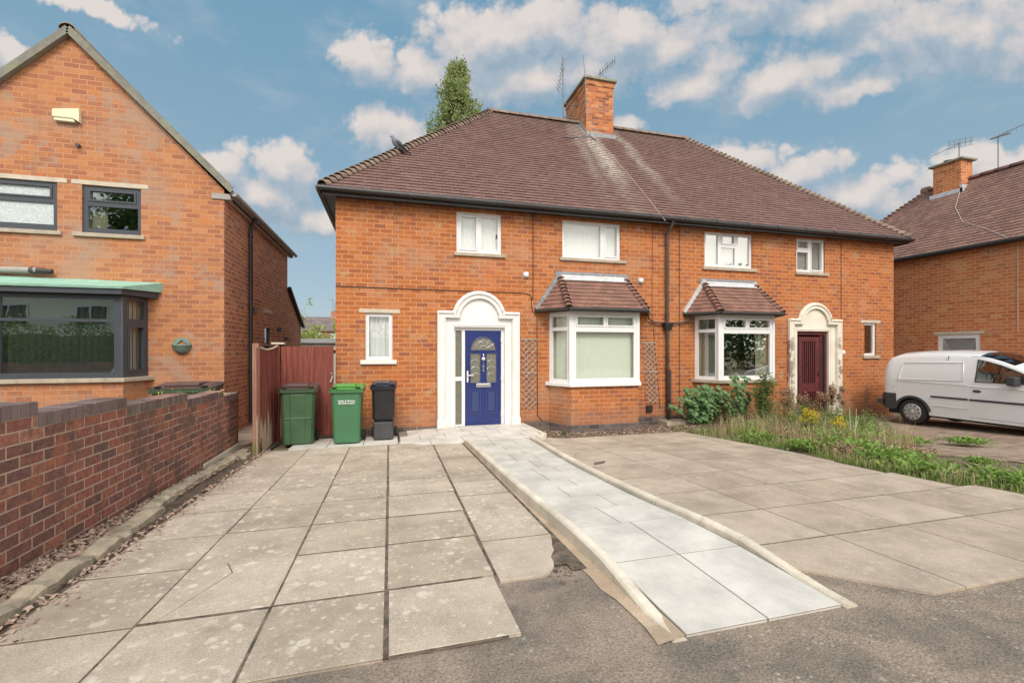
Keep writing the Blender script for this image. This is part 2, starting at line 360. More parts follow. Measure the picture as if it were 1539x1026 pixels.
plain('pot', (.36,.20,.14), .85, .15)
plain('aerial_metal', (.20,.20,.21), .5, .2, metal=.5)
plain('bark', (.13,.10,.075), .95, .3, 8, .8)
plain('alarm', (.68,.66,.46), .5, .06)
plain('planter_m', (.16,.25,.21), .6, .25, 9)
plain('pale_board', (.50,.50,.45), .8, .1)
plain('pigeon', (.16,.175,.215), .8, .3, 25)
plain('pigeon_dark', (.055,.07,.07), .7, .3, 25)
plain('stone_edge', (.34,.285,.215), .95, .3, 7, .9, bscale=25, dirt=((.15,.155,.08), .5, 4, .6))
plain('red_car', (.35,.42,.50), .25, .05, coat=.6)
plain('render_cream', (.80,.77,.60), .9, .05)
plain('far_roof', (.155,.125,.12), .9, .3, .8)
plain('far_wall', (.34,.15,.10), .9, .2, 1)
plain('grey_shed', (.33,.35,.355), .8, .1)
def wood_fn(t, b):
    p = t.pos(); r = t.rnd(); g = t.xyz(p)
    pv = t.vmath('MULTIPLY', p, (30, 30, 1.2))
    c = t.mix(t.mapr(t.noise(pv, 1.3, 6, .7), .35, .65), (.125,.030,.025), (.275,.085,.064))
    c = t.mix(t.math('MULTIPLY', r, .45), c, (.155,.036,.029))
    z = t.math('ADD', g[2], t.math('MULTIPLY', t.noise(t.vmath('MULTIPLY', p, (14, 14, .6)), 1, 3), -1.15))
    fade = t.math('MULTIPLY', t.mapr(z, .08, -.12, 0, .95, True), t.mapr(g[1], -.55, -.8))
    c = t.mix(fade, c, (.40,.315,.23))
    pale = t.math('MULTIPLY', t.mapr(t.noise(t.vmath('MULTIPLY', p, (18, 18, .9)), 1, 5, .7), .52, .66, 0, .5, True), t.mapr(g[1], -.4, -1.2, .55, 1))
    c = t.mix(pale, c, (.32,.165,.125))
    t.put(b.inputs['Base Color'], c); b.inputs['Roughness'].default_value = .85; b.inputs['Specular IOR Level'].default_value = .25
    t.put(b.inputs['Normal'], t.bump(t.noise(pv, 2, 5, .7), .4, .006))
mat('fence_wood', wood_fn)
def post_fn(t, b):
    p = t.pos(); g = t.xyz(p)
    pv = t.vmath('MULTIPLY', p, (30, 30, 1.2))
    c = t.mix(t.mapr(t.noise(pv, 1.3, 6, .7), .35, .65), (.20,.085,.06), (.36,.22,.16))
    zz = t.math('ADD', g[2], t.math('MULTIPLY', t.noise(p, 8, 4), -.3))
    c = t.mix(t.mapr(zz, .25, -.05, 0, 1, True), c, (.17,.16,.06))
    t.put(b.inputs['Base Color'], c); b.inputs['Roughness'].default_value = .9
    t.put(b.inputs['Normal'], t.bump(t.noise(pv, 2, 5, .7), .4, .006))
mat('post_wood', post_fn)
def leaf(name, c1, c2, trans=.25, rough=.55):
    def fn(t, b):
        r = t.rnd(); c = t.mix(r, c1, c2)
        t.put(b.inputs['Base Color'], c); b.inputs['Roughness'].default_value = rough; b.inputs['Specular IOR Level'].default_value = .35
        tr = t.node('ShaderNodeBsdfTranslucent'); t.put(tr.inputs[0], c)
        m = t.node('ShaderNodeMixShader'); m.inputs[0].default_value = trans
        t.l.new(b.outputs[0], m.inputs[1]); t.l.new(tr.outputs[0], m.inputs[2])
        t.l.new(m.outputs[0], t.n['Material Output'].inputs[0])
    return mat(name, fn)
leaf('leaf_poplar', (.20,.26,.085), (.42,.47,.22), .45)
leaf('leaf_shrub', (.08,.17,.06), (.20,.32,.13), .3)
leaf('leaf_weed', (.11,.19,.05), (.27,.35,.13), .3)
leaf('leaf_bright', (.15,.27,.05), (.33,.46,.12), .35)
leaf('leaf_dull', (.13,.14,.075), (.27,.24,.14), .25)
leaf('grass_dry', (.36,.275,.15), (.58,.475,.30), .3)
leaf('grass_green', (.12,.22,.04), (.25,.36,.085), .35)
leaf('seed_brown', (.27,.15,.10), (.40,.26,.17), .2)
leaf('flower_yellow', (.62,.43,.02), (.80,.60,.04), .2)
leaf('leaf_litter', (.24,.155,.115), (.52,.39,.31), .1, .8)
leaf('leaf_hedge', (.05,.12,.02), (.13,.24,.05), .25)
leaf('leaf_bush', (.22,.29,.06), (.42,.48,.16), .3)
leaf('leaf_purple', (.07,.05,.06), (.14,.10,.11), .2)
leaf('flower_pink', (.60,.34,.34), (.70,.62,.45), .2)
leaf('stalk_pale', (.50,.42,.32), (.62,.55,.45), .1)
def glass_fn(tint, f0, rough, tr=1.0):
    def fn(t, b):
        ge = t.node('ShaderNodeNewGeometry')
        cs = t.math('ABSOLUTE', t.vmath('DOT_PRODUCT', ge.outputs['Incoming'], ge.outputs['Normal'], out=1))
        f = t.math('ADD', f0, t.math('MULTIPLY', t.math('POWER', t.math('SUBTRACT', 1.0, cs), 5.0), 1-f0), clamp=True)
        tp = t.node('ShaderNodeBsdfTransparent'); tp.inputs[0].default_value = (*tint, 1)
        gl = t.node('ShaderNodeBsdfGlossy'); gl.inputs['Roughness'].default_value = rough; gl.inputs[0].default_value = (1, 1, 1, 1)
        wv = t.bump(t.noise(t.pos(), 1.6, 2, .4), .08, .02)
        t.l.new(wv, gl.inputs['Normal'])
        m = t.node('ShaderNodeMixShader'); t.put(m.inputs[0], f)
        t.l.new(tp.outputs[0], m.inputs[1]); t.l.new(gl.outputs[0], m.inputs[2])
        t.l.new(m.outputs[0], t.n['Material Output'].inputs[0])
    return fn
mat('glass_neighbour', glass_fn((.6,.63,.6), .50, .0))
mat('glass', glass_fn((.86,.90,.88), .10, .0))
mat('glass_bay', glass_fn((.62,.66,.62), .30, .0))
mat('glass_dark', glass_fn((.30,.33,.32), .16, .0))
plain('frosted', (.50,.56,.57), .22, .22, 40, .6, bscale=70)
plain('frosted_dark', (.17,.165,.13), .2, .2, 25, .5, bscale=60)

# ---------------------------------------------------------------- mesh helpers
class MB:
    def __init__(s): s.v = []; s.f = []; s.uv = []; s.r = []; s.mi = []; s.sm = []; s.cm = 0
    def add(s, pts, faces, uvs=None, r=None, smooth=False):
        b = len(s.v); s.v += [tuple(p) for p in pts]
        for i, f in enumerate(faces):
            s.f.append([b+k for k in f])
            if uvs is not None: s.uv.append(uvs[i])
            else: s.uv.append(None)
            s.r.append(random.random() if r is None else r); s.mi.append(s.cm); s.sm.append(smooth)
    def quad(s, a, b, c, d, uv=None, r=None): s.add([a, b, c, d], [(0, 1, 2, 3)], [uv] if uv else None, r)
    def poly(s, pts, r=None): s.add(pts, [tuple(range(len(pts)))], None, r)
    def box(s, x0, y0, z0, x1, y1, z1, r=None, M=None):
        p = [(x, y, z) for z in (z0, z1) for y in (y0, y1) for x in (x0, x1)]
        if M is not None: p = [M @ Vector(q) for q in p]
        if r is None: r = random.random()
        s.add(p, [(0, 2, 3, 1), (4, 5, 7, 6), (0, 1, 5, 4), (2, 6, 7, 3), (0, 4, 6, 2), (1, 3, 7, 5)], None, r)
    def bar(s, a, b, w, h, r=None, up=(0, 0, 1)):
        a, b = Vector(a), Vector(b); d = (b-a); L = d.length
        if L < 1e-6: return
        x = d/L; u = Vector(up)
        if abs(x.dot(u)) > .98: u = Vector((0, 1, 0))
        y = u.cross(x).normalized(); z = x.cross(y)
        M = Matrix((x, y, z)).transposed().to_4x4(); M.translation = a
        s.box(0, -w/2, -h/2, L, w/2, h/2, r, M)
    def tube(s, pts, rad, n=8, cap=True, r=None):
        pts = [Vector(p) for p in pts]; rings = []; rad = rad if isinstance(rad, (list, tuple)) else [rad]*len(pts)
        up = Vector((0, 0, 1)); vs = []
        for i, p in enumerate(pts):
            d = (pts[min(i+1, len(pts)-1)]-pts[max(i-1, 0)]).normalized()
            u = up if abs(d.dot(up)) < .95 else Vector((0, 1, 0))
            x = u.cross(d).normalized(); y = d.cross(x)
            for k in range(n):
                a = 2*math.pi*k/n; vs.append(p+x*math.cos(a)*rad[i]+y*math.sin(a)*rad[i])
        fs = []
        for i in range(len(pts)-1):
            for k in range(n):
                fs.append((i*n+k, i*n+(k+1) % n, (i+1)*n+(k+1) % n, (i+1)*n+k))
        if r is None: r = random.random()
        s.add(vs, fs, None, r, True)
        if cap:
            s.add(vs[:n], [tuple(range(n))[::-1]], None, r); s.add(vs[-n:], [tuple(range(n))], None, r)
    def lathe(s, prof, origin, axis='z', n=20, a0=0, a1=2*math.pi, r=None):
        vs = []; o = Vector(origin); full = abs(a1-a0-2*math.pi) < 1e-6; m = n if full else n+1
        for (rad, h) in prof:
            for k in range(m):
                a = a0+(a1-a0)*k/n; c, q = math.cos(a)*rad, math.sin(a)*rad
                vs.append(o+(Vector((c, q, h)) if axis == 'z' else Vector((h, c, q)) if axis == 'x' else Vector((c, h, q))))
        fs = []
        for i in range(len(prof)-1):
            for k in range(n):
                k2 = (k+1) % m if full else k+1
                fs.append((i*m+k, i*m+k2, (i+1)*m+k2, (i+1)*m+k))
        s.add(vs, fs, None, r if r is not None else random.random(), True)
    def prism(s, poly, lo, hi, plane='xz', r=None, inset=0):
        # poly: 2D points; extruded along the third axis from lo to hi
        def P(p, h): return (p[0], h, p[1]) if plane == 'xz' else (p[0], p[1], h) if plane == 'xy' else (h, p[0], p[1])
        n = len(poly); vs = [P(p, lo) for p in poly]+[P(p, hi) for p in poly]
        fs = [tuple(range(n))[::-1], tuple(range(n, 2*n))]+[(i, (i+1) % n, n+(i+1) % n, n+i) for i in range(n)]
        s.add(vs, fs, None, r if r is not None else random.random())
    def holes(s, O, U, N, w, h, hs, th, reveal=True, both=False):
        # rectangular panel w x h at O along U and +Z, outward normal N, rectangular holes (u0,v0,u1,v1)
        O, U, N = Vector(O), Vector(U), Vector(N); Z = Vector((0, 0, 1))
        us = sorted({0, w, *[q[0] for q in hs], *[q[2] for q in hs]}); vs = sorted({0, h, *[q[1] for q in hs], *[q[3] for q in hs]})
        P = lambda u, v, d=0: O+U*u+Z*v-N*d
        for i in range(len(us)-1):
            for j in range(len(vs)-1):
                cu, cv = (us[i]+us[i+1])/2, (vs[j]+vs[j+1])/2
                if any(q[0] < cu < q[2] and q[1] < cv < q[3] for q in hs): continue
                s.quad(P(us[i], vs[j]), P(us[i+1], vs[j]), P(us[i+1], vs[j+1]), P(us[i], vs[j+1]))
                if both: s.quad(P(us[i], vs[j], th), P(us[i], vs[j+1], th), P(us[i+1], vs[j+1], th), P(us[i+1], vs[j], th))
        if reveal:
            for (a, b, c, d) in hs:
                s.quad(P(a, b), P(a, d), P(a, d, th), P(a, b, th)); s.quad(P(c, b), P(c, b, th), P(c, d, th), P(c, d))
                s.quad(P(a, d), P(c, d), P(c, d, th), P(a, d, th)); s.quad(P(a, b), P(a, b, th), P(c, b, th), P(c, b))
        if both:
            s.quad(P(0, 0), P(0, 0, th), P(0, h, th), P(0, h)); s.quad(P(w, 0), P(w, h), P(w, h, th), P(w, 0, th))
            s.quad(P(0, h), P(0, h, th), P(w, h, th), P(w, h)); s.quad(P(0, 0), P(w, 0), P(w, 0, th), P(0, 0, th))
    def build(s, name, m, parent=None, world=True, bevel=0, subsurf=0):
        me = bpy.data.meshes.new(name)
        off = Vector((0, 0, 0))
        if parent is not None and world:
            q = parent
            while q: off += q.location; q = q.parent
        me.from_pydata([tuple(Vector(p)-off) for p in s.v], [], s.f)
        ms = m if isinstance(m, (list, tuple)) else [m]
        for q in ms: me.materials.append(MATS[q])
        ul = me.uv_layers.new(name='UVMap').data; at = me.attributes.new('rnd', 'FLOAT', 'FACE').data
        for i, p in enumerate(me.polygons):
            p.material_index = s.mi[i]; p.use_smooth = s.sm[i]; at[i].value = s.r[i]
            u = s.uv[i]
            if u is None:
                n = p.normal
                if abs(n.z) > .75:
                    for li in p.loop_indices:
                        c = s.v[me.loops[li].vertex_index]; ul[li].uv = (c[0], c[1])
                else:
                    T = Vector((-n.y, n.x, 0)); T = T.normalized() if T.length > 1e-6 else Vector((1, 0, 0))
                    if abs(T.x) > abs(T.y):
                        if T.x < 0: T = -T
                    elif T.y < 0: T = -T
                    for li in p.loop_indices:
                        c = s.v[me.loops[li].vertex_index]; ul[li].uv = (c[0]*T.x+c[1]*T.y, c[2])
            else:
                for k, li in enumerate(p.loop_indices): ul[li].uv = u[k]
        o = bpy.data.objects.new(name, me); col.objects.link(o)
        if parent is not None: o.parent = parent
        if bevel:
            b = o.modifiers.new('bevel', 'BEVEL'); b.width = bevel; b.segments = 2; b.limit_method = 'ANGLE'
        if bevel or subsurf:
            wd = o.modifiers.new('weld', 'WELD'); wd.merge_threshold = .0004
            o.modifiers.move(len(o.modifiers)-1, 0)
        if subsurf:
            b = o.modifiers.new('sub', 'SUBSURF'); b.levels = subsurf; b.render_levels = subsurf
        return o
def tag(o, label=None, cat=None, group=None, kind=None):
    if label: o['label'] = label
    if cat: o['category'] = cat
    if group: o['group'] = group
    if kind: o['kind'] = kind
    return o
def thing(name, loc, label, cat, group=None, rz=0):
    o = bpy.data.objects.new(name, None); col.objects.link(o); o.location = loc; o.rotation_euler = (0, 0, rz)
    o.empty_display_size = .2
    return tag(o, label, cat, group)
def text(name, body, size, m, parent, loc, rot, ext=.001, align='CENTER', sp=1.0):
    c = bpy.data.curves.new(name, 'FONT'); c.body = body; c.size = size; c.extrude = ext; c.align_x = align; c.align_y = 'CENTER'; c.space_line = sp; c.offset = .0012
    o = bpy.data.objects.new(name+'_c', c); col.objects.link(o)
    bpy.context.view_layer.update()
    me = bpy.data.meshes.new_from_object(o); bpy.data.objects.remove(o)
    me.materials.clear(); me.materials.append(MATS[m]); me.name = name
    o = bpy.data.objects.new(name, me); col.objects.link(o); o.parent = parent; o.location = loc; o.rotation_euler = rot
    return o
def sst(x, a, b):
    t = max(0, min(1, (x-a)/(b-a))); return t*t*(3-2*t)
def gz(x, y):
    z = -.0386*y if y < 0 else 0
    if y < -8.3: z = .32+.01*min(1, (-8.3-y))
    z -= .07*sst(x, 3.6, 4.3)*sst(y, -4.5, -1.0)*(1-sst(x, 7.2, 8.5))
    z -= .13*sst(x, 7.5, 12.5)*sst(y, -6.5, -3)
    return z

def right_edge(y):
    pts = [(-7.9, 8.05), (-6.63, 7.45), (-5.98, 7.2), (-5.3, 7.08), (-4.2, 7.17), (-2.84, 7.18), (-1.9, 7.2), (-1.2, 7.2)]
    for (a, b), (c, d) in zip(pts, pts[1:]):
        if a <= y <= c: return b+(d-b)*(y-a)/(c-a)
    return pts[0][1] if y < -7 else 7.2
# ---------------------------------------------------------------- the ground
def sheet(name, x0, x1, y0, y1, nx, ny, off, m, keep=None, rough=0, kind='structure', pts=None):
    mb = MB(); xs = [x0+(x1-x0)*i/nx for i in range(nx+1)]; ys = [y0+(y1-y0)*i/ny for i in range(ny+1)]
    V = [(x, y, gz(x, y)+off+random.uniform(-rough, rough)) for y in ys for x in xs]; F = []
    for j in range(ny):
        for i in range(nx):
            if keep and not keep((xs[i]+xs[i+1])/2, (ys[j]+ys[j+1])/2): continue
            a = j*(nx+1)+i; F.append((a, a+1, a+nx+2, a+nx+1))
    mb.add(V, F, None, .5, True); o = mb.build(name, m); tag(o, kind=kind); return o
mb = MB()
V = [(x, y, gz(x, y)-.045) for y in (-400, -60, -9.5, -8.3, -7, -6, -5, -4, -3, -2, -1, 0, 2, 8, 60, 400) for x in (-400, -60, -10, -3, 0, 3, 3.6, 3.8, 4, 4.3, 6, 7.2, 8, 9, 10, 11, 12.5, 20, 60, 400)]
mb.add(V, [(j*20+i, j*20+i+1, j*20+i+21, j*20+i+20) for j in range(15) for i in range(19)], None, .5, True)
tag(mb.build('ground', 'verge_soil'), kind='structure')
sheet('road', -40, 40, -40, -9.5, 10, 10, -.018, 'asphalt')
sheet('road', -40, -1.6, -9.5, -7.4, 10, 10, -.018, 'asphalt'); sheet('road', 9, 40, -9.5, -7.4, 10, 10, -.018, 'asphalt')
sheet('asphalt_apron', -1.6, 9, -9.5, -6.3, 106, 32, -.018, 'asphalt', keep=lambda x, y: y < -7.5 or (1.7 < x < 2.5) or (x > 2.4 and y < -7.2))
sheet('joint_soil', -.94, 2.36, -7.522, -1.40, 60, 60, -.003, 'soil_joint', keep=lambda x, y: not (x > 1.66 and y < -6.86-.07*math.sin(x*14)) and x < 2.34)
sheet('joint_soil', 3.68, 7.9, -7.79, -1.35, 60, 80, -.002, 'soil_joint', keep=lambda x, y: x < right_edge(y)-.1 and not (x < 4.4 and y < -7.1))
sheet('soil_bed', 3.75, 8.6, -1.5, 0.02, 40, 20, -.018, 'soil', rough=.012)
sheet('soil_strip', -1.5, -.93, -8.5, .3, 10, 90, -.012, 'soil', rough=.012)
def inpave(x, y):
    return x > 9.0-.35*(y+5)+.4*math.sin(y*2.1)+.15*math.sin(x*7+y*5)
sheet('block_paving', 8.4, 18.4, -9.5, -.3, 120, 110, -.036, 'block_paving_m', keep=inpave)
sheet('side_passage', -2.2, -1.0, -2.0, 10, 4, 20, -.03, 'block_paving_m')

# slabs ------------------------------------------------------------
def slab(mb, P, off=0.0, th=.05, gap=.009, tilt=.001, bev=.003, gy=None):
    gy = gy or gap
    n = len(P); cx = sum(p[0] for p in P)/n; cy = sum(p[1] for p in P)/n
    tx, ty, dz = random.uniform(-tilt, tilt), random.uniform(-tilt, tilt), random.uniform(-tilt, tilt)*.6
    def sh(p, k, m):   # shrink edge-wise towards the centroid
        dx, dy = p[0]-cx, p[1]-cy; return (p[0]-k*(1 if dx > 0 else -1)*min(1, abs(dx)*8), p[1]-m*(1 if dy > 0 else -1)*min(1, abs(dy)*8))
    A = [sh(p, gap/2, gy/2) for p in P]; B = [sh(p, gap/2+bev, gy/2+bev) for p in P]
    Z = lambda p: gz(*p)+off+dz+tx*(p[0]-cx)+ty*(p[1]-cy)
    top = [(q[0], q[1], Z(q)) for q in B]; mid = [(q[0], q[1], Z(q)-bev*.8) for q in A]; bot = [(q[0], q[1], Z(q)-th) for q in A]
    vs = top+mid+bot; r = random.random()
    fs = [tuple(range(n))]
    for i in range(n):
        j = (i+1) % n; fs.append((i, n+i, n+j, j)); fs.append((n+i, 2*n+i, 2*n+j, n+j))
    mb.add(vs, fs, None, r)
def rect(a, b, c, d): return [(a, b), (c, b), (c, d), (a, d)]
mb = MB()
ex = [-.93, -.28, .385, 1.04, 1.72]
rows = [-7.53, -6.85, -6.11, -5.44, -4.74, -4.05, -3.36, -2.68, -2.0, -1.36]
for i in range(4):
    for j in range(len(rows)-1):
        y0, y1 = rows[j], rows[j+1]
        if i == 1 and j == 1:    # cracked slab
            slab(mb, [(-.28, y0), (-.19, y0), (.02, y1-.17), (-.06, y1), (-.28, y1)], gap=.009, gy=.02)
            slab(mb, [(-.19, y0), (.385, y0), (.385, y1), (-.06, y1), (.02, y1-.17)], gap=.009, gy=.02); continue
        sk = .012*(i-2)
        g_ = .012 if i == 2 else .0
        x0, x1 = ex[i]+random.uniform(-.006, .006), ex[i+1]-(g_ if i == 2 else 0)
        if i == 3: x1 += .010*j
        slab(mb, [(x0, y0+sk), (x1, y0+sk*1.2), (x1, y1+sk), (x0, y1+sk)], gap=.015, tilt=.0012, gy=random.uniform(.020, .034))
    if i < 2: # rows nearer the road, cut by the frame
        for y0, y1 in ((-8.2, -7.53),): slab(mb, rect(ex[i], y0, ex[i+1], y1), gap=.012)
slab(mb, rect(-.93, -8.9, -.28, -8.2), gap=.012)
c5 = [-6.93, -6.25, -4.95, -4.36, -2.9, -1.40]
for j in range(5):
    y0, y1 = c5[j], c5[j+1]; xl0, xl1 = 1.728+.010*max(0, (y0+7.5)*1.45), 1.728+.010*max(0, (y1+7.5)*1.45); xr = 2.34-.004*j
    if j == 0:
        slab(mb, [(xl0, y0), (2.03, y0), (2.10, y0+.035), (2.15, y0+.10), (2.175, y0+.17), (2.185, y0+.25), (2.215, y0+.31), (2.255, y0+.37), (2.27, y0+.46), (2.30, y0+.54), (xr, y1), (xl1, y1)], gap=.012)
    else: slab(mb, [(xl0, y0), (xr, y0), (xr, y1), (xl1, y1)], gap=.015, tilt=.0012, gy=random.uniform(.020, .034))
tag(mb.build('driveway', 'slab_old'), kind='structure')
# sandy mortar strip beside the path
mb = MB(); ys = [-7.78+i*.15 for i in range(42)]
for i in range(41):
    a, b = ys[i], ys[i+1]
    l0, l1 = [2.335+.022*math.sin(q_*3.1)+.012*math.sin(q_*9)+.008*math.sin(q_*23) for q_ in (a, b)]
    r0, r1 = 2.50, 2.50; s0, s1 = gz(2.4, a), gz(2.4, b)
    mb.quad((l0, a, s0-.012), (r0, a, s0+.012), (r1, b, s1+.012), (l1, b, s1-.012))
tag(mb.build('mortar_strip', 'mortar_sand'), kind='structure')
mb = MB()     # crumbled hole at the broken slab corner
for k in range(160):
    x, y = random.gauss(2.20, .06), random.gauss(-6.72, .13)
    if x > 2.30: continue
    z = gz(x, y)-.022; s_ = random.uniform(.005, .016)
    mb.box(x-s_, y-s_, z-s_, x+s_*random.uniform(.4, 1), y+s_, z+s_*random.uniform(.2, .7))
tag(mb.build('rubble', 'soil_joint'), kind='stuff'); 
# right hand drive
mb = MB(); W = .80
yy = [-1.33-.70*k for k in range(0, 10)]
for j in range(9):
    y1, y0 = yy[j], yy[j+1]
    if j == 8: y0 = -7.82
    x = 3.68
    st = [.80]*6
    k = 0
    while True:
        xr = right_edge((y0+y1)/2)-.02
        x1 = min(x+st[k % 6]*random.uniform(.995, 1.005), xr)
        if x1 > xr-.25: x1 = xr
        P_ = rect(x, y0, x1, y1)
        if j == 8 and k == 0: P_ = [(3.68, -7.30), (4.21, -7.82), (x1, -7.82), (x1, y1), (3.68, y1)]
        slab(mb, P_, gap=.012, tilt=.0009, bev=.002, gy=random.uniform(.014, .024))
        x = x1; k += 1
        if x >= xr-.01: break
tag(mb.build('right_driveway', 'slab_old_right'), kind='structure')

# ---- new ramped path and level landing at the blue door
def ph(y): return .06*sst(y, -7.75, -6.4)+.0*y if y < -6.4 else .06-.035*sst(y, -6.4, -1.7)
def slabH(mb, P, Z, gap=.011, bev=.002, th=.06):
    n = len(P); cx = sum(p[0] for p in P)/n; cy = sum(p[1] for p in P)/n; r = random.random()
    def sh(p, k): dx, dy = p[0]-cx, p[1]-cy; return (p[0]-k*(1 if dx > 0 else -1), p[1]-k*(1 if dy > 0 else -1))
    A = [sh(p, gap/2) for p in P]; B = [sh(p, gap/2+bev) for p in P]
    vs = [(*q, Z(*q)) for q in B]+[(*q, Z(*q)-bev*.7) for q in A]+[(*q, Z(*q)-th) for q in A]
    fs = [tuple(range(n))]
    for i in range(n):
        j = (i+1) % n; fs.append((i, n+i, n+j, j)); fs.append((n+i, 2*n+i, 2*n+j, n+j))
    mb.add(vs, fs, None, r)
PZ = lambda x, y: gz(3.0, y)+ph(y)
XL = lambda y: 2.52-.05*sst(y, -7, -4.5)+.0
XR = lambda y: 3.56-.12*sst(y, -7, -5.5)+.13*sst(y, -4.4, -1.7)
mb = MB()
lay = [(-7.76, -6.97, (.5,)), (-6.97, -6.34, (.5,)), (-6.34, -5.90, (.42,)), (-5.90, -5.50, (.66,)), (-5.50, -5.12, (.36,)), (-5.12, -4.82, (.62,)), (-4.82, -4.42, (.40,)), (-4.42, -4.14, (.38, .7)),
       (-4.14, -3.6, (.5,)), (-3.6, -3.1, (.34, .68)), (-3.1, -2.72, (.6,)), (-2.72, -2.2, (.4,)), (-2.2, -1.68, (.33, .7))]
for y0, y1, cuts in lay:
    cs = [0, *cuts, 1]
    for a, b in zip(cs, cs[1:]):
        f = lambda t, y: XL(y)+(XR(y)-XL(y))*t
        ym = y1
        if len(cs) == 4 and a == 0 and y1-y0 > .45: ym = y0+(y1-y0)*.52; slabH(mb, [(f(a, ym), ym), (f(b, ym), ym), (f(b, y1), y1), (f(a, y1), y1)], PZ)
        slabH(mb, [(f(a, y0), y0), (f(b, y0), y0), (f(b, ym), ym), (f(a, ym), ym)], PZ)
tag(mb.build('path', 'paving_new'), kind='structure')
mb = MB()
for y0, y1, cuts in lay: mb.quad((XL(y0), y0, PZ(0, y0)-.003), (XR(y0), y0, PZ(0, y0)-.003), (XR(y1), y1, PZ(0, y1)-.003), (XL(y1), y1, PZ(0, y1)-.003))
tag(mb.build('path_joints', 'joint_grey'), kind='structure')
mb = MB(); mb.cm = 0
LZ = lambda x, y: .04+.055*min(1, max(0, (x-1.2)/1.15))
rowsL = [(-1.62, -1.13, [1.22, 1.78, 2.37, 2.85, 3.55, 3.93]), (-1.13, -.62, [1.25, 1.62, 2.1, 2.62, 3.2, 3.72, 3.95]), (-.62, -.02, [1.4, 2.0, 2.5, 3.05, 3.6, 3.93])]
for y0, y1, xs in rowsL:
    for a, b in zip(xs, xs[1:]): slabH(mb, rect(a, y0, b, y1), LZ)
for x0 in range(3): slabH(mb, rect(-.62+.61*x0, -1.33, -.62+.61*(x0+1), -.9), lambda x, y: gz(x, y)+.006)
for x0 in range(3): slabH(mb, rect(-.62+.61*x0, -.9, -.62+.61*(x0+1), -.3), lambda x, y: gz(x, y)+.006)
tag(mb.build('landing', 'paving_new'), kind='structure')
mb = MB()
for k in range(14):
    x0, x1 = 1.24+.192*k, 1.24+.192*(k+1); mb.quad((x0, -1.61, LZ(x0, 0)-.006), (x1, -1.61, LZ(x1, 0)-.006), (x1, -.03, LZ(x1, 0)-.006), (x0, -.03, LZ(x0, 0)-.006))
tag(mb.build('landing_joints', 'joint_grey'), kind='structure')
def kerb(mb, pts, w, top, base, jl=.9):
    # rounded edging: pts along the line, w = width, top(p)/base(p) heights
    d = 0; prev = None
    for a, b in zip(pts, pts[1:]):
        A, B = Vector((*a, 0)), Vector((*b, 0)); L = (B-A).length; n = max(1, round(L/jl)); D = (B-A)/L; S = Vector((-D.y, D.x, 0))
        for k in range(n):
            m = 5; p0 = A+D*(L*k/n+.003); p1 = A+D*(L*(k+1)/n-.003); rr = random.random(); ring = []
            for q_ in range(m+1):
                p = p0+(p1-p0)*q_/m; t_, b_ = top(p.x, p.y), base(p.x, p.y)
                prof = [(-w/2, b_), (-w/2, t_-.018), (-w/2+.012, t_-.004), (-w/4, t_), (w/4, t_), (w/2-.012, t_-.004), (w/2, t_-.018), (w/2, b_)]
                ring.append([(p.x+S.x*u, p.y+S.y*u, z) for u, z in prof])
            vs = [v for g_ in ring for v in g_]; fs = []
            for i in range(m):
                for j in range(7): fs.append((i*8+j, i*8+j+1, i*8+j+9, i*8+j+8))
            fs += [tuple(range(8)), tuple(range(m*8, m*8+8))[::-1]]
            mb.add(vs, fs, None, rr)
mb = MB()
kt = lambda x, y: PZ(x, y)+.050*sst(y, -7.75, -6.9)+.003
kb = lambda x, y: gz(x, y)-.06
ysL = [-7.78, -6.95, -6.0, -5.0, -4.4, -3.4, -2.4, -1.66]
kerb(mb, [(XL(y)-.05, y) for y in ysL], .085, kt, kb)
kerb(mb, [(XR(y)+.05, y) for y in ysL[:-1]]+[(XR(-1.72)+.05, -1.72)], .085, kt, kb)
kz = lambda x, y: .115
kerb(mb, [(3.74, -1.66), (4.02, -1.33)], .085, kz, kb); kerb(mb, [(4.0, -1.27), (3.93, -.05)], .075, kz, kb)
tag(mb.build('path_kerb', 'kerb_m'), kind='structure')
mb = MB(); mb.box(1.25, -1.675, .02, 3.68, -1.628, .055); tag(mb.build('drain_channel', 'gutter_black'), kind='structure')

# rough edging stones beside the garden wall
mb = MB(); y = -8.6
while y < -1.75:
    L = random.uniform(.42, .72); n = 6; x = -1.08-.19*sst(y, -6, -4); r = random.random(); ring = []
    for k in range(n+1):
        yy_ = y+(L-.02)*k/n; e = .02 if k in (0, n) else 0; h = .062+random.uniform(-.012, .014)-e; wv = random.uniform(-.012, .012)
        z = gz(x, yy_)
        ring.append([(x+.085+wv-e, yy_, z-.03), (x+.08+wv-e, yy_, z+h-.02), (x+.045+wv, yy_, z+h+random.uniform(-.006, .006)), (x-.04+wv, yy_, z+h+random.uniform(-.006, .006)), (x-.075+wv+e, yy_, z+h-.02), (x-.08+wv+e, yy_, z-.03)])
    vs = [v for q in ring for v in q]; fs = [(i*6+j, i*6+j+1, i*6+j+7, i*6+j+6) for i in range(n) for j in range(5)]+[tuple(range(6)), tuple(range(n*6, n*6+6))[::-1]]
    mb.add(vs, fs, None, r); y += L
mb.box(-1.42, -1.9, .02, -1.1, -1.62, .10, .3, Matrix.Rotation(.0, 4, 'Z'))
tag(mb.build('edging_kerb', 'stone_edge'), kind='structure')
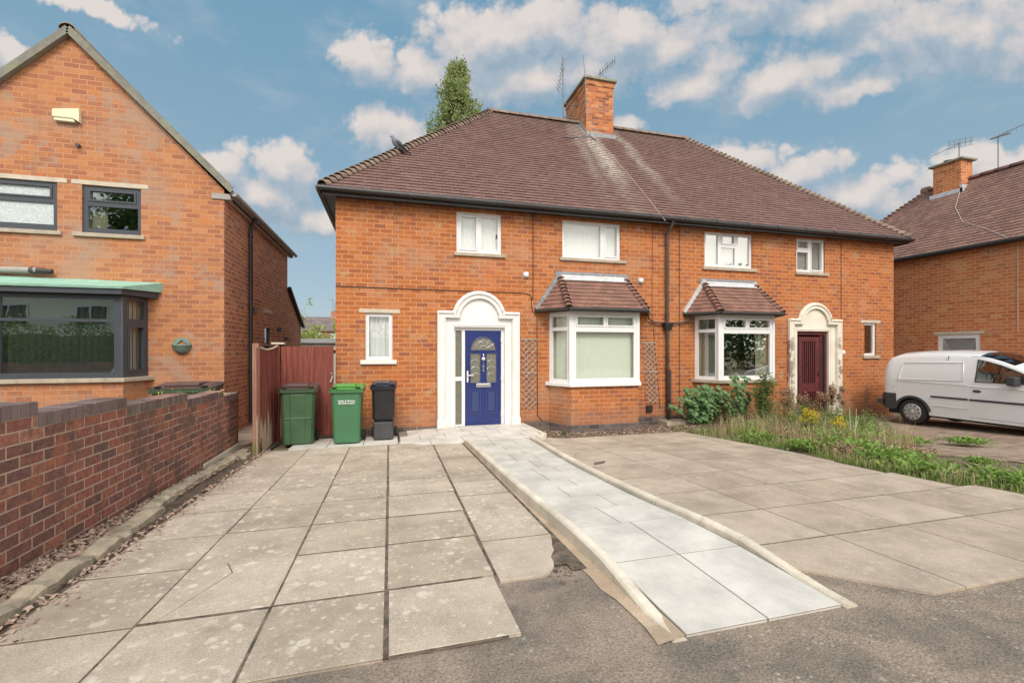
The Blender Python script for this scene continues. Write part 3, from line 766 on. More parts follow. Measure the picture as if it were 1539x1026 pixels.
# leaf litter
def litter(name, n, fx, fy, s0=.010, s1=.026, zoff=.006, hz=.012, m='leaf_litter'):
    mb = MB()
    for _ in range(n):
        x, y = fx(), fy(); z = gz(x, y)+zoff+random.uniform(0, hz); s_ = random.uniform(s0, s1); a = random.uniform(0, 6.28)
        u = Vector((math.cos(a), math.sin(a), random.uniform(-.5, .5)))*s_; v = Vector((-math.sin(a), math.cos(a), random.uniform(-.5, .5)))*s_*.6; p = Vector((x, y, z))
        mb.add([p-u, p+v*.9+Vector((0, 0, .004)), p+u, p-v], [(0, 1, 2, 3)])
    o = mb.build(name, m); tag(o, kind='stuff'); return o
tag(litter('leaf_litter', 7500, lambda: random.uniform(-1.42, -1.17), lambda: random.uniform(-8, -.9)), 'brown and buff dead leaves lying between garden wall and edging stones', 'leaf litter')
tag(litter('fallen_leaves', 900, lambda: -1.0+abs(random.gauss(0, .09)), lambda: random.uniform(-7.6, -1.3), zoff=.004, hz=.004), 'crumbs of dead leaf and dirt along the slab edge', 'leaf litter')
tag(litter('bed_debris', 3000, lambda: random.uniform(3.98, 7.9), lambda: random.uniform(-1.4, -.1), zoff=-.012, hz=.02), 'dry debris on the soil below the bay window', 'debris')

# ---------------------------------------------------------------- building helpers
def wavy(mb, O, U, N, w, h, amp=.02, lam=.11, seedph=0, n=None):
    O, U, N = Vector(O), Vector(U), Vector(N); n = n or int(w/lam*8)+2; Z = Vector((0, 0, 1)); V = []; r = random.random()
    for j in (0, 1):
        for i in range(n+1):
            u = w*i/n; a = amp*(math.sin(u/lam*6.28+seedph)+.5*math.sin(u/lam*2.3+seedph*2))
            V.append(O+U*u+N*a*(1 if j == 0 else .7)+Z*h*j)
    mb.add(V, [(i, i+1, n+2+i, n+1+i) for i in range(n)], None, r, True)
def window(parent, O, U, N, w, h, panes, fm='upvc', gm='glass', th=.07, cas=(), curtain=None, name='window', label=None, handle=None):
    O, U, N = Vector(O), Vector(U), Vector(N); Z = Vector((0, 0, 1))
    f = MB(); f.holes(O, U, N, w, h, panes, th, both=True)
    def ring(a, b, c, d, t=.032, p=.016):
        for (u0, v0, u1, v1) in ((a-t, b-t, c+t, b), (a-t, d, c+t, d+t), (a-t, b, a, d), (c, b, c+t, d)):
            P = [O+U*u+Z*v+N*e for e in (0.0005, p) for v in (v0, v1) for u in (u0, u1)]
            f.add(P, [(4, 5, 7, 6), (0, 1, 5, 4), (2, 6, 7, 3), (0, 4, 6, 2), (1, 3, 7, 5)], None, .5)
    for k in cas: ring(*panes[k])
    fo = f.build(name, fm, parent)
    if label: fo['label'] = label
    g = MB()
    for k, (a, b, c, d) in enumerate(panes):
        P = [O+U*u+Z*v-N*(th*.45) for u, v in ((a, b), (c, b), (c, d), (a, d))]; g.quad(*P, r=.5)
    go = g.build('pane', gm, fo)
    if curtain:
        kind = curtain[0]; c = MB()
        if kind == 'net': wavy(c, O-N*.11+U*.0, U, N, w, h, .006, .09, 1); c.build('curtain', 'curtain', fo)
        elif kind == 'pair':
            for a, b in curtain[2]: wavy(c, O-N*.12+U*a, U, N, b-a, h, .022, .09, a*9)
            c.build('curtain', curtain[1], fo)
        elif kind == 'blind':
            n = int(w/curtain[2])
            for i in range(n):
                u = w*(i+.5)/n; hw = curtain[2]*.56; D = (U*math.cos(curtain[3])-N*math.sin(curtain[3]))*hw; p = O-N*.14+U*u; r = random.random()
                c.add([p-D+Z*.03, p+D+Z*.03, p+D+Z*(h-.03), p-D+Z*(h-.03)], [(0, 1, 2, 3)], None, r)
            c.build('vertical_blind', curtain[1], fo)
    if handle:
        hb = MB(); u, v = handle; p = O+U*u+Z*v+N*.02; hb.box(p.x-.012, p.y-.012, p.z-.05, p.x+.012, p.y+.01, p.z+.05); hb.build('handle', 'gutter_black', fo)
    return fo
def sillbox(parent, x0, x1, z0, z1, yf, yb, m, name='sill', bev=.006):
    b = MB(); b.box(x0, yf, z0, x1, yb, z1); return b.build(name, m, parent, bevel=bev)
def roof_slope(mb, O, U, V, N, L, ul, ur, gauge=.138, tw=.19, lift=.024, jit=.002, sag=0):
    O, U, V, N = Vector(O), Vector(U), Vector(V), Vector(N); n = int(L/gauge)
    for j in range(n+1):
        v0 = j*gauge; v1 = min(L, v0+gauge*1.04); a0, b0, a1, b1 = ul(v0), ur(v0), ul(min(v1, L)), ur(min(v1, L))
        k = math.floor(a0/tw)-1
        while k*tw < b0+tw:
            s = k*tw+(tw/2 if j % 2 else 0); e = s+tw-.004; k += 1
            q0, q1, q2, q3 = max(s, a0), min(e, b0), min(e, b1), max(s, a1)
            if q1-q0 < .01: continue
            if q2 < q3: q2 = q3 = (q2+q3)/2
            jj = random.uniform(-jit, jit); l0 = lift+random.uniform(-.002, .004); dv = random.uniform(-.003, .002)
            P = lambda u, v, h: O+U*u+V*v+N*h
            A, B, C, D = P(q0, v0+dv, l0+jj*.5), P(q1, v0+dv, l0-jj*.5), P(q2, v1, .004), P(q3, v1, .004)
            E_, F_ = P(q0, v0+dv, l0-.016), P(q1, v0+dv, l0-.016)
            mb.add([A, B, C, D, E_, F_], [(0, 1, 2, 3), (4, 5, 1, 0)], None, random.random())
def ridge_run(mb, a, b, n, rad=.11, drop=.0, bonnet=False):
    a, b = Vector(a), Vector(b); D = (b-a)/n; d = D.normalized(); S = Vector((0, 0, 1)).cross(d).normalized(); T = d.cross(S)
    if T.z < 0: T = -T
    for k in range(n):
        p = a+D*k; q = p+D*1.0; r = random.random(); m = 7; vs = []
        rr = rad*random.uniform(.95, 1.05)
        for (pt, sc_) in ((p, 1.0), (q, .86 if bonnet else .985)):
            off = T*((.035 if (bonnet and pt is p) else 0)+(.003 if pt is p else 0))
            for i in range(m+1):
                an = math.pi*(-.08+1.16*i/m); vs.append(pt+off+S*math.cos(an)*rr*sc_+T*(math.sin(an)*rr*sc_*.8-drop))
        inner = [v-T*.018 for v in vs[:m+1]]
        fs = [(i, i+1, m+2+i, m+1+i) for i in range(m)]+[(i, 2*(m+1)+i, 2*(m+1)+i+1, i+1) for i in range(m)]
        mb.add(vs+inner, fs, None, r, True)
def half_gutter(mb, a, b, r=.062, up=0):
    mb.tube([a, b], r, 10); 

# ================================================================ the pair of houses
HX = 15.28
house = thing('semi_detached_house', (7.64, 4, 0), 'wide orange brick pair of houses with hipped brown tiled roof, blue and maroon front doors', 'house')
wl = MB(); ZB, ZT = -.4, 4.86
holes = []
def hole(x0, z0, x1, z1): holes.append((x0, z0-ZB, x1, z1-ZB))
hole(2.46, 3.87, 3.47, 4.77); hole(4.92, 3.89, 6.42, 4.77); hole(8.79, 3.87, 10.27, 4.77); hole(11.72, 3.87, 12.71, 4.79)
hole(.575, 1.545, 1.115, 2.515); hole(14.15, 1.59, 14.60, 2.52)
hole(2.40, .02, 3.545, 2.265); hole(11.72, .02, 12.88, 2.30)
hole(4.70, 1.05, 6.70, 2.55); hole(8.62, 1.05, 10.52, 2.55)
wl.holes((0, 0, ZB), (1, 0, 0), (0, -1, 0), HX, ZT-ZB, holes, .12)
wl.cm = 1
wl.holes((0, 8.14, ZB), (0, -1, 0), (-1, 0, 0), 8.14, ZT-ZB, [], .1, reveal=False)
wl.holes((HX, 0, ZB), (0, 1, 0), (1, 0, 0), 8.14, ZT-ZB, [], .1, reveal=False)
wl.holes((HX, 8.14, ZB), (-1, 0, 0), (0, 1, 0), HX, ZT-ZB, [], .1, reveal=False)
wl.build('wall', ['brick_orange', 'brick_side'], house)
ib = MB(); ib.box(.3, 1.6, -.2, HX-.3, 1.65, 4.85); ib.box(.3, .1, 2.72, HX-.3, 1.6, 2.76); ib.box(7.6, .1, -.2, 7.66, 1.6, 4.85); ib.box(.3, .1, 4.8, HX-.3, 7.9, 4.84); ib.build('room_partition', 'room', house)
# plinth of blue bricks
for a, b in ((-.006, 2.03), (3.90, 4.6), (6.86, 8.5)):
    pb = MB(); pb.box(a, -.012, -.4, b, .03, .12); pb.build('plinth', 'brick_plinth', house)
# roof: front slope, hip slopes, back
EZ, EY, EX = 4.97, -.27, -.24
RZ, RY = 9.22, 4.07
rl, rr_ = 4.10, 11.22
H = RZ-EZ; run = RY-EY; sl_ = math.hypot(H, run); vy, vz = run/sl_, H/sl_
rf = MB()
EXR = HX+.24
roof_slope(rf, (EX, EY, EZ), (1, 0, 0), (0, vy, vz), (0, -vz, vy), sl_, lambda v: (rl-EX)*v/sl_, lambda v: (EXR-EX)-(EXR-rr_)*v/sl_)
BYY = 8.14+.27
runx = rl-EX; slx = math.hypot(H, runx)
roof_slope(rf, (EX, BYY, EZ), (0, -1, 0), (runx/slx, 0, H/slx), (-H/slx, 0, runx/slx), slx, lambda v: (BYY-RY)*v/slx, lambda v: (BYY-EY)-(RY-EY)*v/slx)
roof_slope(rf, (EXR, EY, EZ), (0, 1, 0), (-(EXR-rr_)/slx, 0, H/slx), (H/slx, 0, (EXR-rr_)/slx), slx, lambda v: (RY-EY)*v/slx, lambda v: (BYY-EY)-(BYY-RY)*v/slx)
rf.add([(EX, EY, EZ-.02), (EXR, EY, EZ-.02), (rr_, RY, RZ-.02), (rl, RY, RZ-.02), (EX, BYY, EZ-.02), (EXR, BYY, EZ-.02)], [(0, 1, 2, 3), (4, 0, 3), (1, 5, 2), (5, 4, 3, 2), (0, 4, 5, 1)], None, .4)
roof = rf.build('roof', 'tile_main', house)
rt = MB(); ridge_run(rt, (rl-.08, RY, RZ+.01), (rr_+.08, RY, RZ+.01), 22, .12); rt.build('ridge_tiles', 'tile_hip', roof)
for A_, B_ in (((EX+.02, EY+.02, EZ+.02), (rl, RY, RZ+.0)), ((EXR-.02, EY+.02, EZ+.02), (rr_, RY, RZ)), ((EX+.02, BYY-.02, EZ+.02), (rl, RY, RZ))):
    ht = MB(); ridge_run(ht, A_, B_, 48, .13, .03, True); ht.build('hip_tiles', 'tile_hip', roof)
sf = MB(); sf.box(EX+.03, EY+.03, 4.835, EXR-.03, .0, 4.86); sf.box(EX+.03, 0, 4.835, -.002, BYY-.03, 4.86); sf.box(HX+.002, 0, 4.835, EXR-.03, BYY-.03, 4.86)
sf.box(EX+.01, EY+.01, 4.80, EXR-.01, EY+.03, 4.95); sf.box(EX+.01, EY+.03, 4.80, EX+.03, BYY, 4.95); sf.box(EXR-.03, EY+.03, 4.80, EXR-.01, BYY, 4.95)
sf.build('soffit', 'gutter_black', house)
gt = MB(); gt.tube([(EX-.06, EY-.05, 4.915), (EXR+.05, EY-.05, 4.90)], .058, 10)
for i in range(17): x = .5+i*.93; gt.tube([(x, EY-.05, 4.911), (x+.05, EY-.05, 4.911)], .067, 10)
gt.build('gutter', 'gutter_black', house); gt = MB(); gt.tube([(EX-.05, EY-.03, 4.915), (EX-.05, BYY, 4.915)], .055, 8); gt.build('gutter', 'gutter_black', house); gt = MB(); gt.tube([(EXR+.05, EY-.05, 4.90), (EXR+.05, BYY, 4.90)], .055, 8)
gt.build('gutter', 'gutter_black', house)
# chimney
ch = MB(); cx0, cx1, cy0, cy1 = 7.10, 8.06, 3.45, 5.12
for (a, b) in ((8.3, 10.2),): ch.box(cx0, cy0, a, cx1, cy1, b)
ch.box(cx0-.02, cy0-.02, 10.2, cx1+.02, cy1+.02, 10.37)
cho = ch.build('chimney', 'brick_chimney', house)
cc_ = MB(); cc_.box(cx0-.09, cy0-.09, 10.37, cx1+.09, cy1+.09, 10.45); cc_.build('chimney_cap', 'chimney_cap_m', cho, bevel=.012)
for (x, y) in ((7.35, 4.9), (7.36, 4.3), (7.75, 3.85)):
    p_ = MB(); p_.lathe([(.13, 10.44), (.135, 10.5), (.12, 10.53), (.125, 10.6), (.09, 10.6), (.08, 10.45)], (x, y, 0), n=16); p_.build('chimney_pot', 'pot', cho)
fl = MB()
def rz_(y): return EZ+(y-EY)*H/run
fl.box(cx0-.03, cy0-.10, rz_(cy0)-.12, cx1+.03, cy0-.006, rz_(cy0)+.035, M=None)
for k in range(8):
    y = cy0+k*.085; z = rz_(y); fl.box(cx0-.012, y, z-.05, cx0+.01, y+.09, z+.17-.0*k); fl.box(cx1-.01, y, z-.05, cx1+.012, y+.09, z+.17); fl.box(cx0-.09, y, z+.0, cx0, y+.09, z+.05)
fl.build('chimney_flashing', 'lead', cho)

def bar_set(panes, w, h): pass
# upper windows
def up_win(x0, x1, z0, z1, panes, cas, cur, lab=None, nm='upvc', gm='glass', handle=None):
    return window(house, (x0, .045, z0), (1, 0, 0), (0, -1, 0), x1-x0, z1-z0, panes, nm, gm, cas=cas, curtain=cur, label=lab, handle=handle)
up_win(2.46, 3.47, 3.87, 4.77, [(.10, .10, .44, .80), (.56, .09, .93, .81)], (0,), ('net',), handle=(.90, .40))
up_win(4.92, 6.42, 3.89, 4.77, [(.05, .06, .99, .82), (1.12, .10, 1.42, .80)], (1,), ('net',))
up_win(8.79, 10.27, 3.87, 4.77, [(.07, .08, .44, .84), (.54, .08, .96, .52), (.58, .64, .93, .83), (1.06, .08, 1.42, .84)], (2,), ('net',), gm='glass_bay')
up_win(11.72, 12.71, 3.87, 4.79, [(.07, .07, .45, .55), (.08, .66, .44, .84), (.55, .08, .92, .85)], (1, 2), ('net',), gm='glass_bay')
for a, b, z0, z1, m_ in ((2.40, 3.56, 3.80, 3.868, 'concrete'), (4.85, 6.56, 3.82, 3.888, 'concrete'), (8.72, 10.38, 3.79, 3.868, 'concrete'), (11.67, 12.82, 3.79, 3.868, 'concrete'), (14.08, 14.70, 1.50, 1.588, 'concrete')):
    sillbox(house, a, b, z0, z1, -.05, .06, m_)
sillbox(house, .48, 1.20, 1.455, 1.543, -.055, .06, 'white_stone')
for a, b in ((.45, 1.27), (14.02, 14.76)): sillbox(house, a, b, 2.52, 2.60, -.008, .05, 'concrete_light', 'lintel', .003)
up_win(.575, 1.115, 1.545, 2.515, [(.07, .07, .47, .90)], (), ('pair', 'curtain', [(0, .54)]))
up_win(14.15, 14.60, 1.59, 2.52, [(.06, .06, .39, .87)], (), ('pair', 'curtain', [(.0, .12)]), gm='glass_bay')
# ---- door surrounds
def arc(cx, cz, r, a0, a1, n=18): return [(cx+r*math.cos(R(a0+(a1-a0)*i/n)), cz+r*math.sin(R(a0+(a1-a0)*i/n))) for i in range(n+1)]
def surround(cx, m, mf, wide, dz=0, zb=.03, zleg=None):
    so = MB(); xo = .92; r0 = .60; cz = 2.44
    outer = [(cx-xo, zb), (cx-xo, 2.595)]+arc(cx, cz, r0, 165, 15)+[(cx+xo, 2.595), (cx+xo, zb)]
    xi = .73; r1 = .44
    inner = [(cx+xi, zb), (cx+xi, 2.44)]+arc(cx, cz, r1, 0, 180)+[(cx-xi, 2.44), (cx-xi, zb)]
    so.prism(outer+inner, -.075, .0, 'xz')
    s = so.build('door_surround', m, house, bevel=.02)
    # rounded moulding following the arch and capitals
    mo = MB()
    mo.tube([(x, -.075, z) for x, z in arc(cx, cz, .545, 176, 4)], .035, 8)
    mo.tube([(x, -.06, z) for x, z in arc(cx, cz, .452, 180, 0)], .028, 8)
    for sg in (-1, 1):
        mo.tube([(cx+sg*.90, -.075, 2.555), (cx+sg*.53, -.075, 2.555)], .034, 8)
        mo.box(min(cx+sg*.46, cx+sg*.76), -.105, 2.445, max(cx+sg*.46, cx+sg*.76), -.01, 2.475)
        mo.tube([(cx+sg*.895, -.072, 2.55), (cx+sg*.895, -.072, zb)], .022, 8)
        mo.tube([(cx+sg*.755, -.072, 2.44), (cx+sg*.755, -.072, zb)], .02, 8)
        mo.box(min(cx+sg*.925, cx+sg*.72), -.10, zb, max(cx+sg*.925, cx+sg*.72), -.01, zb+.22)
    mo.build('moulding', m, s)
    tp = MB(); hw0, hw1, top = wide
    pl = [(cx-xi-.01, zb), (cx-xi-.01, 2.45)]+arc(cx, cz, r1+.01, 180, 0)+[(cx+xi+.01, 2.45), (cx+xi+.01, zb), (cx+hw1, zb), (cx+hw1, top), (cx-hw0, top), (cx-hw0, zb)]
    tp.prism(pl, -.022, .10, 'xz')
    tp.prism([(cx-hw0-.09, zb), (cx-hw0-.09, top+.07), (cx+hw1+.09, top+.07), (cx+hw1+.09, zb), (cx+hw1+.05, zb), (cx+hw1+.05, top+.035), (cx-hw0-.05, top+.035), (cx-hw0-.05, zb)], -.034, -.02, 'xz')
    tp.build('tympanum', mf, s)
    return s
surround(2.96, 'white_stone', 'white_stone_flat', (.555, .58, 2.25))
surround(12.32, 'cream_stone', 'cream_stone', (.60, .50, 2.26), zb=-.05)
# ---- blue front door with sidelight
DY = .085
dfr = window(house, (2.40, DY-.02, .085), (1, 0, 0), (0, -1, 0), 1.145, 2.175, [(.045, .03, .185, .985), (.045, 1.075, .185, 2.09), (.255, .0, 1.075, 2.095)][:2]+[(.255, .0, 1.075, 2.095)], 'upvc', 'frosted_dark', th=.06, name='door_frame')
df = MB(); X0, X1, Z0, Z1 = 2.665, 3.468, .09, 2.175; dy = DY-.03
cxD = (X0+X1)/2
gl_rects = [(X0+.115, 1.03, X0+.325, 1.665), (X1-.325, 1.03, X1-.115, 1.665)]
df.box(X0, dy+.006, Z0, X1, dy+.05, Z1)
door = df.build('front_door', 'blue_door', house); door['label'] = 'blue panelled door with arched glass'
fr = MB()
def ringq(mb, a, b, c, d, t, y0, y1):
    mb.box(a-t, y0, b-t, c+t, y1, b); mb.box(a-t, y0, d, c+t, y1, d+t); mb.box(a-t, y0, b, a, y1, d); mb.box(c, y0, b, c+t, y1, d)
for q in gl_rects: ringq(fr, *q, .022, dy-.012, dy+.008)
for (a, c) in ((X0+.115, X0+.325), (X1-.325, X1-.115)): ringq(fr, a, .36, c, .86, .02, dy-.006, dy+.008); fr.box(a+.03, dy-.006, .39, c-.03, dy+.008, .83)
fr.tube([(x, dy, z) for x, z in arc(cxD, 1.745, .292, 180, 0, 20)], .016, 6); fr.bar((cxD-.30, dy, 1.735), (cxD+.30, dy, 1.735), .024, .024)
fr.build('door_moulding', 'blue_light', door)
gp = MB()
for (a, b, c, d) in gl_rects: gp.quad((a, dy+.002, b), (c, dy+.002, b), (c, dy+.002, d), (a, dy+.002, d), r=.5)
gp.poly([(x, dy+.002, z) for x, z in arc(cxD, 1.75, .28, 180, 0, 20)], r=.5); gp.build('pane', 'frosted_dark', door)
lead = MB()
for a in (30, 60, 90, 120, 150): lead.tube([(cxD+.09*math.cos(R(a)), dy-.002, 1.75+.09*math.sin(R(a))), (cxD+.28*math.cos(R(a)), dy-.002, 1.75+.28*math.sin(R(a)))], .004, 5)
for r_ in (.09, .19): lead.tube([(x, dy-.002, z) for x, z in arc(cxD, 1.75, r_, 180, 0, 14)], .004, 5)
for (a, b, c, d) in gl_rects:
    for z in (1.2, 1.34, 1.49): lead.tube([(a, dy-.002, z), ((a+c)/2, dy-.002, z+.05), (c, dy-.002, z)], .003, 5)
    lead.tube([((a+c)/2, dy-.002, b), ((a+c)/2, dy-.002, d)], .003, 5)
lead.build('leading', 'chrome', door)
lb = MB(); lb.box(cxD-.165, dy-.018, .925, cxD+.165, dy+.006, 1.01); lb.box(cxD-.14, dy-.026, .94, cxD+.14, dy-.018, .995); lb.build('letterbox', 'chrome', door, bevel=.006)
hd = MB(); hd.box(X0+.03, dy-.02, 1.04, X0+.062, dy+.006, 1.29); hd.tube([(X0+.046, dy-.03, 1.19), (X0+.05, dy-.055, 1.19), (X0+.17, dy-.058, 1.19)], .011, 8); hd.build('handle', 'white_metal', door, bevel=.004)
kn = MB(); kn.lathe([(0, dy-.06), (.03, dy-.05), (.048, dy-.03), (.05, dy+.006)], (cxD, 0, 1.55), 'y', 18); kn.tube([(cxD, dy-.012, 1.655), (cxD, dy-.03, 1.63), (cxD, dy-.02, 1.59)], .014, 8); kn.build('knocker', 'chrome', door)
for k, d_ in enumerate('186'): text('house_number', d_, .098, 'chrome', door, Vector((cxD, dy-.004, 1.455-.078*k))-house.location, (R(90), 0, 0), .003)
for z in (.32, 1.12, 1.98):
    hg = MB(); hg.tube([(X1+.008, dy-.014, z-.055), (X1+.008, dy-.014, z+.055)], .015, 8); hg.build('hinge', 'white_metal', door)
th_ = MB(); th_.box(2.40, -.03, .06, 3.545, .12, .087); th_.build('threshold', 'grey_plaster', house)
# ---- maroon barred door (neighbour half)
mf = MB(); mf.box(11.725, .04, -.1, 11.80, .12, 2.26); mf.box(12.745, .04, -.1, 12.82, .12, 2.26); mf.box(11.80, .04, 2.16, 12.745, .12, 2.26); mf.box(12.60, .05, -.1, 12.64, .12, 2.16)
mfo = mf.build('door_frame', 'maroon', house)
md = MB(); a0, a1 = 11.86, 12.58
md.holes((a0, .055, -.02), (1, 0, 0), (0, -1, 0), a1-a0, 2.13, [(.12, .28, a1-a0-.12, .62), (.12, .86, a1-a0-.12, 2.0)], .045, both=True)
mdo = md.build('front_door', 'maroon', house); mdo['label'] = 'maroon door with vertical bars over dark glass'
bb = MB()
for k in range(7):
    x = a0+.15+k*(a1-a0-.30)/6; bb.box(x-.016, .045, .84, x+.016, .062, 2.0); bb.box(x-.016, .045, .26, x+.016, .062, .62)
bb.build('bars', 'maroon', mdo)
bg_ = MB(); bg_.quad((a0, .08, 0), (a1, .08, 0), (a1, .08, 2.0), (a0, .08, 2.0)); bg_.box(12.66, .07, 0, 12.74, .08, 2.15); bg_.box(11.8, .07, 0, 11.855, .08, 2.15); bg_.build('pane', 'dark', mdo)
hd = MB(); hd.box(12.53, .03, 1.02, 12.56, .055, 1.16); hd.build('handle', 'gutter_black', mdo)
pn = MB(); pn.lathe([(0, -.028), (.06, -.026), (.078, -.012), (.08, .0)], (13.36, 0, 1.665), 'y', 22); pno = pn.build('number_plate', 'white_stone_flat', house)
pr_ = MB(); pr_.lathe([(0, -.033), (.022, -.033), (.024, -.026)], (13.36, 0, 1.635), 'y', 12); pr_.build('bell_button', 'grey_bin', pno)
# ---- bays
def bay(xw0, xf0, xf1, xw1, face_panes, side_panes, cas, gm, curtain, sillm, zt=2.60, zs=1.0, side_cur=None, lead_side=False, wlab=None):
    d = .60; zb_ = -.4
    w_ = MB(); A, B_, C_, D_ = (xw0, 0), (xf0, -d), (xf1, -d), (xw1, 0)
    zt_w = zs-.05
    for p, q in ((A, B_), (B_, C_), (C_, D_)): w_.quad((*p, zb_), (*q, zb_), (*q, zt_w), (*p, zt_w))
    bo = w_.build('bay_window', 'brick_orange', house)
    pl_ = MB(); e = .012
    n_ = lambda p, q: Vector((q[1]-p[1], -(q[0]-p[0]), 0)).normalized()
    for p, q in ((A, B_), (B_, C_), (C_, D_)):
        nn = n_(p, q)*e; ex_ = Vector((q[0]-p[0], q[1]-p[1], 0)).normalized()*.006
        a_ = Vector((*p, 0))+nn-ex_; b_ = Vector((*q, 0))+nn+ex_
        pl_.quad((a_.x, a_.y, zb_), (b_.x, b_.y, zb_), (b_.x, b_.y, .09), (a_.x, a_.y, .09)); pl_.quad((a_.x, a_.y, .09), (b_.x, b_.y, .09), (q[0], q[1], .10), (p[0], p[1], .10))
    pl_.build('plinth', 'brick_plinth', bo)
    s_ = MB(); o_ = .065
    sp = [(xw0-.09, .0), (xf0-.04, -d-o_), (xf1+.04, -d-o_), (xw1+.09, .0)]
    s_.prism(sp, zs-.06, zs+.018, 'xy'); s_.build('sill', sillm, bo, bevel=.008)
    # three frames
    def fr_(p, q, panes, cas_, cur, side):
        P, Q = Vector((*p, 0)), Vector((*q, 0)); U = (Q-P).normalized(); N = Vector((U.y, -U.x, 0)); w = (Q-P).length
        pn_ = panes(w, zt-zs-.018)
        o = P+Vector((0, 0, zs+.018))-N*.01
        window(bo, o, U, N, w, zt-zs-.018, pn_, 'upvc', gm, cas=cas_, curtain=cur, th=.06, name='frame')
    fr_(A, B_, side_panes, (), side_cur, True)
    fr_(B_, C_, face_panes, cas, curtain, False)
    fr_(C_, D_, side_panes, (), side_cur, True)
    for (x, sg) in ((xf0, -1), (xf1, 1)): cp = MB(); cp.box(x-.035, -d-.004, zs+.018, x+.035, -d+.06, zt); cp.build('corner_post', 'upvc', bo)
    # hipped tiled roof
    zr0, zr1 = 2.665, 3.46; ex = .17
    E0, E1, E2, E3 = (xw0-.32, 0), (xf0-.10, -d-ex), (xf1+.10, -d-ex), (xw1+.32, 0)
    T0, T1 = xw0+.27, xw1-.33
    rb = MB()
    Lr = math.hypot(zr1-zr0, d+ex); V = (0, (d+ex)/Lr, (zr1-zr0)/Lr); N = (0, -(zr1-zr0)/Lr, (d+ex)/Lr)
    tl, tr = T0-E1[0], E2[0]-T1
    roof_slope(rb, (E1[0], E1[1], zr0), (1, 0, 0), V, N, Lr, lambda v: tl*v/Lr, lambda v: (E2[0]-E1[0])-tr*v/Lr, gauge=.128, tw=.18, lift=.020, jit=.006)
    for (P0, P1, T, sg) in ((E0, E1, T0, -1), (E3, E2, T1, 1)):
        # side slope: triangle wall-eave, front-eave, top
        a_ = Vector((*P0, zr0)); b_ = Vector((*P1, zr0)); t_ = Vector((T, 0, zr1)); n = 8
        for k in range(n):
            f0, f1 = k/n, min(1, (k+1.1)/n); nn = (b_-a_).cross(t_-a_).normalized(); nn = nn if nn.z > 0 else -nn
            m_ = 4
            for i in range(m_):
                q = [(a_.lerp(t_, f)).lerp(b_.lerp(t_, f), g_) for f, g_ in ((f0, i/m_), (f0, (i+1)/m_), (f1, (i+1)/m_), (f1, i/m_))]
                q[0] += nn*.02; q[1] += nn*.02; dn = [q[0]-nn*.02, q[1]-nn*.02]
                rb.add(q+dn, [(0, 1, 2, 3), (4, 5, 1, 0)], None, random.random())
    rb.add([(*E0, zr0-.02), (*E1, zr0-.02), (*E2, zr0-.02), (*E3, zr0-.02), (T0, 0, zr1-.02), (T1, 0, zr1-.02)], [(0, 1, 4), (1, 2, 5, 4), (2, 3, 5), (0, 3, 2, 1)], None, .3)
    ro = rb.build('bay_roof', 'tile_bay', house)
    hp = MB(); ridge_run(hp, (E1[0]-.01, E1[1]-.01, zr0+.015), (T0, -.02, zr1+.0), 9, .085, .035, True); hp.build('hip_tiles', 'tile_bay', ro); hp = MB(); ridge_run(hp, (E2[0]+.01, E2[1]-.01, zr0+.015), (T1, -.02, zr1), 9, .085, .035, True)
    hp.build('hip_tiles', 'tile_bay', ro)
    ld = MB(); ld.box(T0-.12, -.035, zr1-.06, T1+.08, -.002, zr1+.10); ld.quad((T0+.02, -.13, zr1-.10), (T1-.02, -.13, zr1-.10), (T1+.02, -.03, zr1+.02), (T0-.04, -.03, zr1+.02))
    ld.build('lead_flashing', 'lead', ro)
    lw = MB(); lw.quad((T0+.0, -.16, zr1-.11), (T1-.0, -.16, zr1-.11), (T1, -.05, zr1+.025), (T0, -.05, zr1+.025)); lw.build('lead_apron', 'lead_new', ro)
    for (P0, T, sg) in ((E0, T0, -1), (E3, T1, 1)):
        l2 = MB(); l2.bar((P0[0], -.03, zr0+.01), (T, -.03, zr1+.05), .06, .09); l2.build('lead_flashing', 'lead_new' if lead_side else 'lead', ro)
    gt_ = MB(); pts = [(E0[0]+.0, -.02, zr0-.035), (E1[0]-.02, E1[1]-.03, zr0-.035), (E2[0]+.02, E2[1]-.03, zr0-.035), (E3[0], -.02, zr0-.035)]
    for p, q in zip(pts, pts[1:]): gt_.tube([p, q], .042, 8)
    gt_.build('gutter', 'gutter_black', ro)
    return bo
def p1(w, h): return [(.13, .10, w-.10, h-.45), (.13+.03, h-.30, .13+(w-.27)/2-.03, h-.12), (.17+(w-.27)/2+.03, h-.30, w-.12, h-.12)]
def s1(w, h): return [(.09, .08, w-.12, h-.42), (.09, h-.34, w-.12, h-.10)]
bay(4.59, 4.88, 6.535, 6.84, p1, s1, (1, 2), 'glass', ('blind', 'blind', .088, .07), 'upvc', side_cur=('blind', 'blind', .088, .07))
bay(8.49, 8.74, 10.345, 10.62, p1, s1, (1, 2), 'glass_bay', ('pair', 'curtain_cream', [(1.18, 1.5)]), 'concrete', side_cur=('pair', 'curtain_cream', [(.05, .32)]), lead_side=True)
